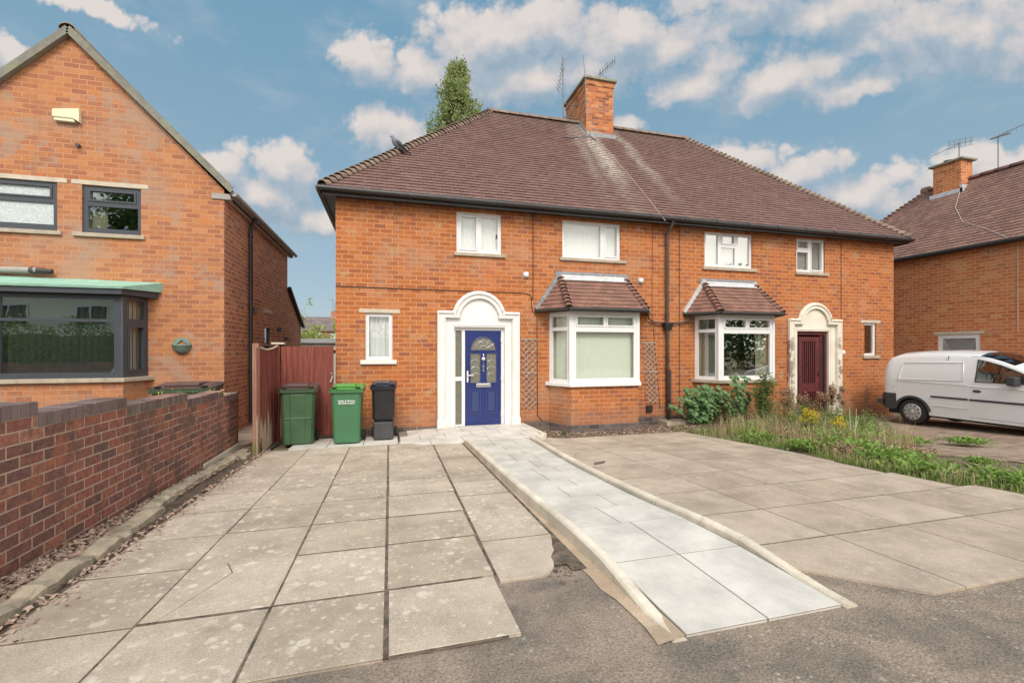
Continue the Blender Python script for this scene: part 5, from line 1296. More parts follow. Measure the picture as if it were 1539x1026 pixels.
# ================================================================ trellises on the wall
def trellis(x0, x1, z0, z1, xs, label):
    b = MB(); w_ = x1-x0; n = 12; st = (z1-z0)/n
    for k in range(n+1):
        z = z0+st*k
        xo = xs*(1-k/n)
        for sg in (1, -1):
            dz = w_*.9*sg; a = (x0+xo, -.03-.012*sg, z-(dz/2)); c = (x1+xo, -.03-.012*sg, z+dz/2)
            # clip to strip height
            A, B2 = Vector(a), Vector(c)
            def clip(p, q):
                if p.z < z0: p = p.lerp(q, (z0-p.z)/(q.z-p.z))
                if p.z > z1: p = p.lerp(q, (z1-p.z)/(q.z-p.z))
                return p
            if min(A.z, B2.z) > z1 or max(A.z, B2.z) < z0: continue
            A2 = clip(A, B2); B3 = clip(B2, A)
            b.bar(A2, B3, .010, .020, up=(0, 1, 0)) if False else b.bar(A2, B3, .008, .019)
    b.box(x0-.02+xs, -.02, z0+.01, x0+xs+.0, -.01, z0+.02); 
    for f in (.5, .97): b.box(x0-.03+xs*(1-f), -.02, z0+(z1-z0)*f, x1+.03+xs*(1-f), -.008, z0+(z1-z0)*f+.03)
    return tag(b.build('trellis', 'trellis_wood'), label, 'trellis', 'expanding trellises either side of the bay')
trellis(3.94, 4.27, .42, 2.02, 0, 'brown expanding trellis on the brick between white door surround and bay window')
trellis(7.00, 7.34, .45, 1.95, .10, 'brown expanding trellis on the brick between bay window and downpipe')

# ================================================================ white van
van = thing('white_van', (14.3, -3.1, gz(13.5, -2)), 'white panel van with grey bumper and side strip parked in front of the right-hand house', 'van')
VX, VW = 13.46, 1.68; gv = -.075
def zroof(y):  # roof edge height by y, rear = -.95, front = -5.3
    s_ = -.95-y
    pts = [(0, 1.0), (.02, 1.25), (.07, 1.42), (.16, 1.55), (.32, 1.605), (.7, 1.64), (1.4, 1.655), (1.9, 1.63), (2.25, 1.545), (2.6, 1.40), (2.95, 1.22), (3.3, 1.10), (3.8, 1.00), (4.2, .86), (4.36, .60)]
    for (a, c), (d, e) in zip(pts, pts[1:]):
        if a <= s_ <= d: return c+(e-c)*(s_-a)/(d-a)
    return pts[-1][1]
def belt(y): return min(1.05+.0*y, zroof(y)-.02)
yw_r, yw_f, wr = -1.655, -4.37, .36
def arch(y):
    for c in (yw_r, yw_f):
        if abs(y-c) < wr: return gv+.30+math.sqrt(max(0, wr*wr-(y-c)**2))*.98
    return .19 if y < yw_r else .27
st = sorted(set([round(v, 3) for v in [-.95-.01, -.97, -1.0, -1.05, -1.12, -1.2, -1.285]+[yw_r+wr*math.cos(R(a)) for a in range(0, 181, 15)]+[-2.1, -2.3, -2.55, -2.78, -2.90, -3.1, -3.3, -3.5, -3.7, -3.85, -3.95]+[yw_f+wr*math.cos(R(a)) for a in range(0, 181, 15)]+[-4.85, -5.05, -5.2, -5.28]]), reverse=True)
def xin(y, z):   # inward offset of the side from VX
    t_ = 0
    if z > 1.0: t_ += (z-1.0)**1.6*.30
    if z < .45: t_ += (.45-z)*.10
    s_ = -.95-y; t_ += .10*max(0, 1-s_/.18)**2; t_ += .35*max(0, (s_-3.7)/.65)**2.2
    return t_
lv = []
for y in st:
    zr = zroof(y); a = arch(y); bl = min(1.05, zr*.93)
    wt = min(zr-.085, 1.545); wt = max(wt, bl+.002)
    z_ = [a, max(a+.004, min(.5, bl*.6)), max(a+.008, min(.66, bl*.75)), max(a+.012, min(.84, bl*.88)), bl, (bl+wt)/2, wt, zr-.03, zr]
    for i in range(1, len(z_)): z_[i] = max(z_[i], z_[i-1]+.0015)
    lv.append(z_)
body = MB(); nR = len(lv[0])
V = []; 
for y, z_ in zip(st, lv):
    ringp = []
    for k, z in enumerate(z_): ringp.append((VX+xin(y, z)+(.0 if k < 8 else .03), y, z))
    zt = z_[-1]; crown = .095 if zt > 1.2 else .05
    for u in (.25, .5, .75): ringp.append((VX+VW*u, y, zt+crown*math.sin(u*math.pi)*min(1, (-.95-y)/.1+.2)))
    ringp += [(2*VX+VW-p[0], p[1], p[2]) for p in ringp[:nR][::-1]]
    V += ringp
m = nR*2+3; glass_f = []
yA, yB = -2.90, -3.70
F = []
for i in range(len(st)-1):
    ym = (st[i]+st[i+1])/2
    for k in range(m-1):
        kk = k if k < nR-1 else (m-2-k if k > nR+2 else -1)
        f = (i*m+k, i*m+k+1, (i+1)*m+k+1, (i+1)*m+k)
        if kk in (4, 5) and -3.86 < ym < yA: glass_f.append(f); continue
        if kk == -1 and -3.55 < ym < -2.84 and k in (nR-1+0, nR, nR+1, nR+2): glass_f.append(f); continue
        F.append(f)
body.add(V, F, None, .5, True); 
body.add(V[:m], [tuple(range(m))], None, .5); body.add(V[-m:], [tuple(range(m))], None, .5)
bo = body.build('body', 'van_paint', van)
gl = MB(); gl.add(V, glass_f, None, .5, False); gl.build('window', 'glass_dark', van)
fr = MB()   # dark seal around the side window
for i in range(len(st)-1):
    ym = (st[i]+st[i+1])/2
    if -3.86 < ym < yA:
        for k in (4, 6):
            p, q = Vector(V[i*m+k]), Vector(V[(i+1)*m+k]); fr.bar(p+Vector((-.004, 0, 0)), q+Vector((-.004, 0, 0)), .012, .018)
        if st[i] <= yA+.001 and st[i] > yA-.02: fr.bar(Vector(V[i*m+4])+Vector((-.004, 0, 0)), Vector(V[i*m+6])+Vector((-.004, 0, 0)), .012, .022)
fr.build('window_seal', 'van_trim', van)
# trim: rear bumper, arches, side strip, sill, door lines, handle, mirror
tr = MB()
def side_strip(mb, y0, y1, z0, z1, p, n=12, zf=None):
    for i in range(n):
        a, c = y0+(y1-y0)*i/n, y0+(y1-y0)*(i+1)/n
        f = lambda y, z, e: (VX+xin(y, z)-e, y, z)
        za0, za1, zc0, zc1 = z0(a) if callable(z0) else z0, z1(a) if callable(z1) else z1, z0(c) if callable(z0) else z0, z1(c) if callable(z1) else z1
        mb.quad(f(a, za0, p), f(c, zc0, p), f(c, zc1, p), f(a, za1, p), r=.5); mb.quad(f(a, za1, p), f(c, zc1, p), f(c, zc1, -.01), f(a, za1, -.01), r=.5); mb.quad(f(a, za0, p), f(c, zc0, p), f(c, zc0, -.01), f(a, za0, -.01), r=.5)
side_strip(tr, -.955, -1.31, .26, lambda y: .655-.0*(y), .012, 8)
side_strip(tr, -.93, -2.035, lambda y: max(arch(y), .30) if abs(y-yw_r) < wr else .30, lambda y: max(.655-.10*sst(-y, 1.75, 2.03)*2.2, arch(y)+.03) if abs(y-yw_r) < wr else .655, .014, 26) if False else None
for a0_, a1_ in ((8, 172),):
    for i in range(16):
        a, c = R(a0_+(a1_-a0_)*i/16), R(a0_+(a1_-a0_)*(i+1)/16)
        P = lambda an, r_, e: (VX-e, yw_r+math.cos(an)*r_, gv+.30+math.sin(an)*r_*.98)
        tr.quad(P(a, wr-.002, .012), P(c, wr-.002, .012), P(c, wr+.05, .014), P(a, wr+.05, .014), r=.5); tr.quad(P(a, wr+.05, .014), P(c, wr+.05, .014), P(c, wr+.055, -.01), P(a, wr+.055, -.01), r=.5)
        tr.quad(P(a, wr-.002, .012), P(c, wr-.002, .012), P(c, wr-.002, -.15), P(a, wr-.002, -.15), r=.5)
tr.box(VX+.10, -.955, .30, VX+VW-.10, -.90, .62, .5); tr.box(VX+.03, -.96, .36, VX+VW-.03, -.82, .47, .5)
tr.build('bumper', 'van_trim', van, bevel=.008)
tr = MB(); side_strip(tr, -2.06, -2.775, .625, .668, .014, 6); side_strip(tr, -2.80, -4.0, .622, .666, .014, 8); tr.build('side_strip', 'van_trim', van)
tr = MB(); side_strip(tr, -2.781, -2.789, .20, 1.60, .0015, 1); side_strip(tr, -2.79, -3.85, .252, .258, .0015, 4)
for a, c in (((-2.781, 1.60), (-3.1, 1.585)), ): tr.bar((VX+xin(*a)-.001, a[0], a[1]), (VX+xin(*c)-.001, c[0], c[1]), .006, .006)
tr.build('door_seam', 'grey_bin', van)
# pressed side panel outline
tr = MB(); pz = [(-1.36, 1.02), (-1.42, 1.38), (-1.46, 1.43), (-2.62, 1.47), (-2.66, 1.44), (-2.68, 1.06)]
pr2 = [(VX+xin(y, z)-.006, y, z) for y, z in pz+pz[:1]]
tr.tube(pr2, .012, 8, False, .5)
tr.tube([(VX-.004, -1.30+.065*math.cos(R(a)), .785+.07*math.sin(R(a))) for a in range(0, 361, 20)], .004, 6, False, .5)
tr.tube([(VX+xin(y, .985)-.004, y, .985+.012*(y+1)) for y in (-1.3, -2, -2.77)], .010, 8, True, .5); tr.tube([(VX+xin(y, .985)-.004, y, .965+.012*(y+1)) for y in (-2.8, -3.4, -4)], .010, 8, True, .5)
tr.tube([(VX+xin(y, .45)-.002, y, .44) for y in (-2.1, -2.77)], .008, 6, True, .5)
tr.build('side_pressing', 'van_paint', van)
tr = MB(); tr.lathe([(0, -.022), (.05, -.02), (.062, -.008), (.064, 0)], (0, 0, 0), 'x', 20)
for i, p in enumerate(tr.v): tr.v[i] = (VX+.002+p[0], -2.93+p[1]*1.25, .845+p[2]*.5)
tr.build('door_handle', 'van_trim', van)
tr = MB(); tr.box(VX-.20, -3.66, 1.01, VX-.01, -3.50, 1.20); tr.build('mirror', 'van_trim', van, bevel=.03)
for (yc, x, sg) in ((yw_r, VX+.02, -1), (yw_f, VX+.02, -1), (yw_r, VX+VW-.02, 1), (yw_f, VX+VW-.02, 1)):
    wh = MB(); zc = gv+.308; a = -sg*.19
    prof = [(.20, 0), (.235, -sg*-.012), (.285, sg*.008), (.308, -sg*.03), (.308, -sg*.16), (.28, -sg*.19)]
    wh.lathe([(r_, h_) for r_, h_ in prof], (x, yc, zc), 'x', 32)
    wo = wh.build('wheel', 'rubber', van)
    hc = MB(); hc.lathe([(0, sg*.018), (.035, sg*.018), (.045, sg*.008), (.09, sg*.012), (.165, sg*.006), (.205, -sg*.006), (.215, -sg*.02)], (x, yc, zc), 'x', 36, r=.5)
    hc.cm = 1
    for k in range(10):
        an = R(36*k+8); hc.lathe([(0, sg*.0165), (.019, sg*.0165)], (x, yc+.155*math.cos(an), zc+.155*math.sin(an)), 'x', 10, r=.5)
    for k in range(20):
        an = R(18*k); hc.tube([(x+sg*.012, yc+.06*math.cos(an), zc+.06*math.sin(an)), (x+sg*.0095, yc+.12*math.cos(an), zc+.12*math.sin(an))], .0035, 4, True, .2)
    hc.build('hubcap', ['hubcap', 'dark'], wo)
ib = MB(); ib.box(VX+.04, -5.1, .30, VX+VW-.04, -1.0, .32); ib.quad((VX+.05, -2.35, .3), (VX+VW-.05, -2.35, .3), (VX+VW-.1, -2.35, 1.6), (VX+.1, -2.35, 1.6)); ib.box(VX+.12, -4.2, .6, VX+VW-.12, -3.75, .98); ib.build('cab_interior', 'dark', van)
for x in (VX+.42, VX+1.25):
    s_ = MB(); s_.box(x-.24, -3.35, .55, x+.24, -2.86, .70); s_.bar((x, -2.86, .66), (x, -2.72, 1.26), .44, .12); s_.box(x-.13, -2.76, 1.27, x+.13, -2.66, 1.46); s_.build('seat', 'seat_fabric', van, bevel=.03)
uc = MB(); uc.box(VX+.12, -5.0, .14, VX+VW-.12, -1.05, .25); uc.build('underbody', 'dark', van)

# ================================================================ aerials, roof bird
def aerial(name, label, pts, r_, elems, group=None, base=None):
    t = thing(name, base or pts[0], label, 'aerial', group)
    b = MB(); b.tube(pts, r_, 6); b.build('mast', 'aerial_metal', t)
    if elems:
        e = MB()
        for a, c, rr_ in elems: e.tube([a, c], rr_, 5)
        e.build('antenna', 'aerial_metal', t)
    return t
el_ = [((6.56, 4.07, 11.1), (6.36, 4.02, 10.22), .012)]
for k in range(7):
    f = k/6; p = Vector((6.55, 4.07, 11.05)).lerp(Vector((6.36, 4.02, 10.22)), f); el_.append((p+Vector((-.10, -.12, .0)), p+Vector((.10, .12, 0)), .008))
for k in range(6): z = 11.3-k*.09; el_.append(((6.50, 4.02, z), (6.62, 4.12, z), .008))
el_.append(((6.56, 4.1, 9.42), (7.1, 4.12, 9.40), .018)); el_.append(((6.56, 4.1, 9.85), (7.1, 4.12, 9.86), .014))
aerial('tv_aerial', 'tall aerial mast with drooping antenna at the left of the big chimney', [(6.56, 4.07, 9.35), (6.56, 4.07, 11.42)], .022, el_)
aerial('tv_aerial', 'thin leaning whip aerial on the near corner of the big chimney', [(7.07, 3.40, 9.5), (7.05, 3.40, 10.4), (6.96, 3.38, 11.05)], .014, [((7.05, 3.4, 10.15), (7.11, 3.46, 10.15), .02), ((7.05, 3.4, 9.7), (7.11, 3.46, 9.7), .02)])
y0 = Vector((7.82, 3.9, 10.92)); y1 = Vector((8.22, 3.65, 11.28)); el_ = [(y0, y1, .012)]
for k in range(7): p = y0.lerp(y1, k/6); el_.append((p+Vector((.06, .10, -.07)), p-Vector((.06, .10, -.07)), .008))
el_ += [((7.8, 3.9, 10.92), (7.95, 4.2, 11.25), .010), ((7.85, 3.9, 10.92), (8.0, 3.7, 10.66), .010)]
aerial('tv_aerial', 'short mast with a small tilted antenna on top of the big chimney', [(7.80, 3.95, 10.45), (7.80, 3.95, 10.97)], .018, el_)
def rr3(x, y): return (x, y, rz_(y)+.05)
aerial('fallen_aerial', 'fallen aerial rod lying on the roof below the chimney', [rr3(6.15, 2.95), rr3(7.10, 3.20), rr3(7.18, 3.22)], .014, [(rr3(7.12, 3.30), rr3(7.22, 3.0), .02), (Vector(rr3(7.15, 3.25)), Vector(rr3(7.15, 3.25))+Vector((0, -.02, .16)), .012)])
x, y, z = 21.1, 1.65, 0
e_ = [((20.75, 1.95, 9.22), (21.45, 1.55, 9.32), .012)]
for k in range(5): p = Vector((20.8, 1.9, 9.22)).lerp(Vector((21.4, 1.6, 9.32)), k/4); e_ += [(p+Vector((0, 0, .14)), p-Vector((0, 0, .14)), .009)]
e_ += [((20.7, 2.4, 9.0), (21.1, 1.8, 9.25), .010), ((20.78, 1.95, 9.36), (21.45, 1.55, 9.46), .008), ((20.78, 1.95, 9.08), (21.45, 1.55, 9.18), .008)]
aerial('tv_aerial', 'small aerial with vertical grid beside the chimney of the right-hand house', [(21.05, 1.75, 8.5), (21.05, 1.75, 9.3)], .018, e_)
e_ = [((20.95, .75, 8.98), (21.5, -.5, 9.35), .014), ((20.9, .8, 8.96), (21.15, .4, 9.02), .03)]
for k in range(5): p = Vector((21.0, .6, 9.0)).lerp(Vector((21.3, -.1, 9.2)), k/4); e_ += [(p+Vector((.10, .06, .14)), p-Vector((.10, .06, .14)), .006)]
aerial('tv_aerial', 'long pole aerial near the right edge of the photo on the right-hand roof ridge', [(21.08, .68, 7.8), (21.08, .68, 9.02)], .016, e_)
b = MB(); pts = [(11.9, 4.6, 8.55)]+[(11.9+(30-11.9)*f, 4.6+40*f, 8.55+(21-8.55)*f-1.2*math.sin(f*3.14)) for f in (.1, .25, .4, .6, .8, 1)]
b.tube(pts, .010, 4); tag(b.build('overhead_wire', 'cable'), 'thin overhead telephone wire rising behind the right half of the roof', 'wire')
# pigeon: lofted body
P = Vector((1.20, 1.06, 6.43+.0)); bp = MB()
ax = [((-.02, 0, -.02), .012), ((.02, 0, .03), .045), ((.05, 0, .09), .075), ((.035, 0, .15), .080), ((-.0, 0, .20), .062), ((-.04, 0, .25), .040), ((-.055, 0, .285), .034), ((-.065, 0, .31), .030), ((-.075, 0, .328), .012)]
bax = [(Vector((.24, .0, -.035)), .020), (Vector((.17, 0, .01)), .035), (Vector((.11, 0, .055)), .062), (Vector((.05, 0, .10)), .078), (Vector((-.005, 0, .145)), .074), (Vector((-.045, 0, .195)), .050), (Vector((-.062, 0, .235)), .034), (Vector((-.070, 0, .262)), .033), (Vector((-.082, 0, .285)), .025), (Vector((-.088, 0, .300)), .008)]
pg = thing('pigeon', P, 'grey pigeon perched on the left hip of the roof', 'bird')
bp.tube([P+p for p, r_ in bax], [r_*1.25 for p, r_ in bax], 12); bp.build('body', 'pigeon', pg, subsurf=1)
b = MB(); b.tube([P+Vector((-.10, 0, .272)), P+Vector((-.145, 0, .262))], [.011, .003], 6); b.build('beak', 'dark', pg)
b = MB(); b.add([P+Vector(q) for q in ((.20, -.03, .0), (.20, .03, .0), (.34, .045, -.085), (.34, -.045, -.085), (.20, 0, .022), (.34, 0, -.065))], [(0, 4, 5, 3), (4, 1, 2, 5), (0, 3, 2, 1)]); b.build('tail', 'pigeon_dark', pg)
for s_ in (-1, 1):
    b = MB(); b.tube([P+Vector(q) for q in ((.0, s_*.070, .15), (.07, s_*.088, .105), (.16, s_*.065, .035), (.26, s_*.03, -.03))], [.025, .045, .035, .008], 8); b.build('wing', 'pigeon_dark', pg)
    b = MB(); b.tube([P+Vector((.04, s_*.03, .06)), P+Vector((.035, s_*.03, -.02))], .008, 5); b.build('leg', 'seed_brown', pg)

# ================================================================ vegetation
def leafq(mb, p, s_, n=None, asp=.6, r=None):
    a = Vector((random.gauss(0, 1), random.gauss(0, 1), random.gauss(0, 1))).normalized(); c = Vector((random.gauss(0, 1), random.gauss(0, 1), random.gauss(0, 1)))
    b_ = a.cross(c).normalized(); a *= s_; b_ *= s_*asp
    mb.add([p-a, p+b_*.9-a*.15, p+a, p-b_*.9-a*.15], [(0, 1, 2, 3)], None, random.random() if r is None else r)
def ivyleaf(mb, p, d, s_, r):
    # five-lobed leaf facing d
    d = d.normalized(); u = d.cross(Vector((0, 0, 1)))
    if u.length < .1: u = Vector((1, 0, 0))
    u.normalize(); v = u.cross(d).normalized()*-1; an = random.uniform(-.7, .7)+math.pi
    prof = [(0, -.5), (.32, -.55), (.30, -.22), (.62, -.05), (.36, .12), (.42, .5), (.14, .36), (0, .85), (-.14, .36), (-.42, .5), (-.36, .12), (-.62, -.05), (-.30, -.22), (-.32, -.55)]
    vs = [p+(u*(x*math.cos(an)-y*math.sin(an))+v*(x*math.sin(an)+y*math.cos(an)))*s_+d*(.10*s_*abs(x)) for x, y in prof]
    mb.add([p+d*.02*s_]+vs, [(0, 1+i, 1+(i+1) % 14) for i in range(14)], None, r)
# Lombardy poplar far behind the house
pt = thing('poplar_tree', (6.2, 30, 0), 'tall narrow green poplar rising behind the left part of the roof', 'tree')
b = MB(); b.tube([(6.2, 30, 0), (6.2, 30, 8), (6.4, 30, 16), (6.6, 30, 22), (6.85, 30, 27)], [.45, .38, .26, .14, .03], 8)
for k in range(46):
    z = random.uniform(9, 25.5); a = random.uniform(0, 6.28); L = random.uniform(1.5, 3.2); rr_ = min(1.0, (27.5-z)/6); cxk = 6.2+.025*z
    b.tube([(cxk, 30, z), (cxk+math.cos(a)*.9*rr_, 30+math.sin(a)*.9*rr_, z+L*.5), (cxk+math.cos(a)*1.3*rr_, 30+math.sin(a)*1.3*rr_, z+L)], [.06, .04, .01], 5)
b.build('trunk', 'bark', pt)
b = MB(); cl = []
for k in range(560):
    f = random.random()**.8; z = 6+20.8*f
    a = random.uniform(0, 6.28); rad = 2.75*min(1, (27.9-z)/6)**.8*(.72+.20*math.sin(z*1.9+2*math.cos(a))+.16*math.sin(z*4.1+a*2)); rr_ = rad*random.uniform(.3, 1.12); cl.append((Vector((5.45+.052*z+math.cos(a)*rr_*.92, 30+math.sin(a)*rr_, z)), random.uniform(.18, .42)))
for c_, s_ in cl:
    br = random.random()
    for _ in range(75):
        p = c_+Vector((random.gauss(0, s_*.55), random.gauss(0, s_*.55), random.gauss(0, s_*1.15))); 
        if p.z > 27.5: continue
        leafq(b, p, random.uniform(.07, .13), asp=.8, r=min(1, max(0, br*.6+random.random()*.4)))
b.build('crown', 'leaf_poplar', pt)
# plants at the drain: big leaved sapling shrub
def sapling(name, label, base, stems, nl, size, m, spread, h):
    t = thing(name, base, label, 'plant'); s_ = MB(); l_ = MB()
    for k in range(stems):
        a = random.uniform(0, 6.28); sx = random.uniform(0, spread); hh = h*random.uniform(.55, 1.0)*(1-.35*(sx/spread))
        p0 = Vector(base)+Vector((math.cos(a)*.05, math.sin(a)*.03, 0)); p1 = Vector(base)+Vector((math.cos(a)*sx*.6, -abs(math.sin(a))*sx*.25, hh*.55)); p2 = Vector(base)+Vector((math.cos(a)*sx, -abs(math.sin(a))*sx*.45, hh))
        s_.tube([p0, p1, p2], [.008, .006, .003], 5)
        for j in range(nl):
            f = random.uniform(.08, 1)**.9; q = p0.lerp(p1, f*2) if f < .5 else p1.lerp(p2, f*2-1)
            aa = random.uniform(0, 6.28); off = Vector((math.cos(aa), math.sin(aa)*.8, random.uniform(-.2, .5)))*random.uniform(.03, .13)
            d = Vector((random.uniform(-.6, .6), random.uniform(-1.3, -.3), random.uniform(.3, 1.2)))
            ivyleaf(l_, q+off, d, size*random.uniform(.6, 1.25), random.random()); 
            if random.random() < .3: s_.tube([q, q+off], .0025, 4)
    s_.build('stem', 'bark', t); l_.build('leaves', m, t); return t
random.seed(11)
sapling('leafy_shrub', 'broad-leaved green shrub growing at the foot of the wall right of the downpipe', (8.25, -.55, -.05), 40, 26, .10, 'leaf_shrub', .85, 1.15)
sapling('leafy_shrub', 'taller broad-leaved sapling reaching up in front of the neighbour bay window', (8.95, -.95, -.03), 14, 20, .09, 'leaf_shrub', .50, 1.50)
def weed(name, label, base, stems, h, spread, m, leaf_s, nl, cat='plant', top=None, topn=0, tops=.012, group=None, lean=0):
    t = thing(name, base, label, cat, group); s_ = MB(); l_ = MB(); tp = MB(); B_ = Vector(base)
    for k in range(stems):
        a = random.uniform(0, 6.28); sx = abs(random.gauss(0, spread)); hh = h*random.uniform(.6, 1.05)
        p2 = B_+Vector((math.cos(a)*sx+lean, math.sin(a)*sx*.7, hh)); p0 = B_+Vector((math.cos(a)*sx*.35, math.sin(a)*sx*.3, 0)); p1 = p0.lerp(p2, .55)+Vector((0, 0, hh*.06))
        s_.tube([p0, p1, p2], [.005, .004, .002], 4)
        for j in range(nl):
            f = random.uniform(.05, .97); q = p0.lerp(p1, f*2) if f < .5 else p1.lerp(p2, f*2-1)
            aa = random.uniform(0, 6.28); d = Vector((math.cos(aa), math.sin(aa), random.uniform(.1, .8)))*leaf_s*random.uniform(.6, 1.3); w_ = Vector((-math.sin(aa), math.cos(aa), 0))*leaf_s*.16
            l_.add([q, q+d*.5+w_, q+d+Vector((0, 0, -leaf_s*.25)), q+d*.5-w_], [(0, 1, 2, 3)], None, random.random())
        for j in range(topn):
            q = p2+Vector((random.gauss(0, .03), random.gauss(0, .03), random.gauss(-.03, .045))); leafq(tp, q, tops*random.uniform(.6, 1.4), asp=.8)
    s_.build('stem', 'leaf_dull' if m != 'grass_dry' else 'grass_dry', t); l_.build('leaves', m, t)
    if topn: tag(tp.build('flower_heads', top, t), kind='stuff')
    return t
Gp = lambda x, y: (x, y, gz(x, y)-.02)
weed('tall_weed', 'tall feathery green weed in front of the neighbour bay window sill', Gp(9.2, -1.45), 34, 1.25, .20, 'leaf_weed', .095, 52)
weed('tall_weed', 'bushy green weed leaning at the left foot of the cream door surround', Gp(10.9, -.9), 16, .78, .18, 'leaf_dull', .10, 34)
weed('seeded_weed', 'brown seeding dock-like weed in front of the bay wall', Gp(9.75, -1.6), 18, .85, .24, 'leaf_dull', .06, 16, top='seed_brown', topn=60, tops=.016)
weed('seeded_weed', 'drooping brown flowered weed before the maroon door', Gp(11.6, -1.1), 18, .92, .30, 'leaf_dull', .07, 14, top='seed_brown', topn=70, tops=.022)
weed('ragwort_plant', 'yellow flowering ragwort clump, left one of the two among the weeds', Gp(9.1, -2.65), 26, .50, .17, 'leaf_bright', .06, 16, top='flower_yellow', topn=34, tops=.012, group='yellow flowering clumps')
weed('ragwort_plant', 'small low clump of bright yellow flowers, right one of the two among the weeds', Gp(9.75, -2.75), 12, .34, .10, 'leaf_bright', .05, 12, top='flower_yellow', topn=44, tops=.013, group='yellow flowering clumps')
weed('tall_weed', 'thin dark weed standing against the wall under the narrow window', Gp(13.75, -.35), 5, .95, .07, 'leaf_dull', .06, 26, top='seed_brown', topn=30, tops=.012)
weed('tall_weed', 'short dead stem with seeds at the foot of the brick wall beside the black bin', (1.62, -.16, .03), 3, .16, .05, 'grass_dry', .02, 4, top='seed_brown', topn=8, tops=.008)
for (x, y, h) in ((9.35, -3.35, .62),):
    t = thing('dead_stalk', Gp(x, y), 'pair of bare pale dead stalks standing in the weeds left of the van', 'plant'); b = MB()
    B_ = Vector(Gp(x, y)); b.tube([B_, B_+Vector((-.05, 0, .35)), B_+Vector((-.07, 0, .62))], [.010, .008, .004], 5); b.tube([B_+Vector((.06, 0, 0)), B_+Vector((.09, 0, .3)), B_+Vector((.10, 0, .58))], [.009, .007, .004], 5); b.tube([B_+Vector((.0, 0, .1)), B_+Vector((-.14, 0, .42))], [.006, .003], 5); b.tube([B_+Vector((.08, 0, .2)), B_+Vector((.17, 0, .45))], [.006, .003], 5)
    b.build('stem', 'stalk_pale', t)
def grass(name, n, fx, h0, h1, w, m, label, bend=.5):
    mb = MB()
    for _ in range(n):
        x, y = fx(); z = gz(x, y)-.02; h = random.uniform(h0, h1); a = random.uniform(0, 6.28); d = Vector((math.cos(a), math.sin(a), 0)); s_ = Vector((-d.y, d.x, 0))*w
        be = bend*random.uniform(.3, 1.2)*h; p = Vector((x, y, z)); q = p+d*be*.35+Vector((0, 0, h*.62)); e = p+d*be+Vector((0, 0, h*random.uniform(.75, 1)))
        mb.add([p-s_, p+s_, q+s_*.7, q-s_*.7, e], [(0, 1, 2, 3), (3, 2, 4)], None, random.random())
    o = mb.build(name, m); tag(o, label, 'grass', kind='stuff'); return o
patches = []
for _ in range(60): patches.append((random.uniform(7.3, 11.5), random.uniform(-6.6, -.6), random.uniform(.15, .5)))
def vx():
    # verge beside the right drive
    while True:
        y = random.uniform(-7.4, -.7); e = right_edge(y); x = e+.02+abs(random.gauss(0, .75 if y < -4 else 1.4))
        if y > -3 and random.random() < .35: x = e+random.uniform(0, 5.2)
        pt_ = math.sin(x*2.3+1)*math.sin(y*2.9+x)+.6*math.sin(x*5.1-y*4.3)
        if pt_ < random.uniform(-1.3, .5): continue
        if x < 14 and (inpave(x, y) is False or random.random() < .12): return x, y
def clump(lst, sp):
    def f():
        c = random.choice(lst); return c[0]+random.gauss(0, sp*c[2]), c[1]+random.gauss(0, sp*c[2])
    return f
def okx(f):
    def g_():
        while True:
            x, y = f()
            if x > right_edge(y)+.01 and y < -.2: return x, y
    return g_
grass('verge_grass', 7500, vx, .02, .12, .0045, 'grass_green', 'green grass and low weeds along the verge of the right-hand drive', .8)
grass('dry_grass', 2600, vx, .05, .20, .0028, 'grass_dry', 'dry straw-coloured grass mixed through the verge', .5)
dc = [(8.3, -1.75, .5), (8.8, -2.2, .5), (8.2, -2.6, .4), (9.3, -2.4, .5), (8.0, -3.5, .3), (8.9, -3.6, .4), (10.1, -2.0, .5), (9.0, -4.4, .25), (7.7, -2.2, .3)]
grass('tall_dry_grass', 1500, okx(clump(dc, .55)), .22, .52, .003, 'grass_dry', 'tall dry seeding grass in front of the neighbour bay', .45)
gc = [(7.6, -3.0, .28), (8.0, -2.3, .3), (8.5, -1.8, .35), (10.2, -2.9, .35), (9.9, -1.4, .4), (8.9, -3.1, .4), (9.4, -3.3, .45), (7.95, -4.5, .35), (7.75, -5.1, .35), (7.6, -5.6, .3), (8.2, -4.9, .3), (7.9, -6.3, .28), (8.3, -6.9, .3), (10.6, -2.2, .5), (11.3, -1.6, .5), (12.0, -1.2, .4), (9.9, -3.9, .25), (8.75, -5.55, .13), (10.9, -4.2, .22), (12.4, -.8, .3), (7.6, -3.9, .25), (8.5, -3.9, .3)]
mb = MB()
for _ in range(9500):
    c = random.choice(gc); x, y = c[0]+random.gauss(0, .55*c[2]), c[1]+random.gauss(0, .55*c[2])
    if x < right_edge(y)+.0 or y > -.15: continue
    z = gz(x, y)+random.uniform(-.01, .13)*(1 if c[2] > .3 else .5); aa = random.uniform(0, 6.28); L = random.uniform(.05, .13)*(1 if c[2] > .2 else .6); d = Vector((math.cos(aa), math.sin(aa), random.uniform(.1, 1.1)))*L; w_ = Vector((-math.sin(aa), math.cos(aa), 0))*L*.17; q = Vector((x, y, z))
    mb.add([q, q+d*.5+w_+Vector((0, 0, .01)), q+d+Vector((0, 0, -L*.2)), q+d*.5-w_+Vector((0, 0, .01))], [(0, 1, 2, 3)], None, random.random())
tag(mb.build('ground_weeds', 'leaf_bright'), 'low bright green leafy weeds spreading over the verge', 'weeds', kind='stuff')
mb = MB()
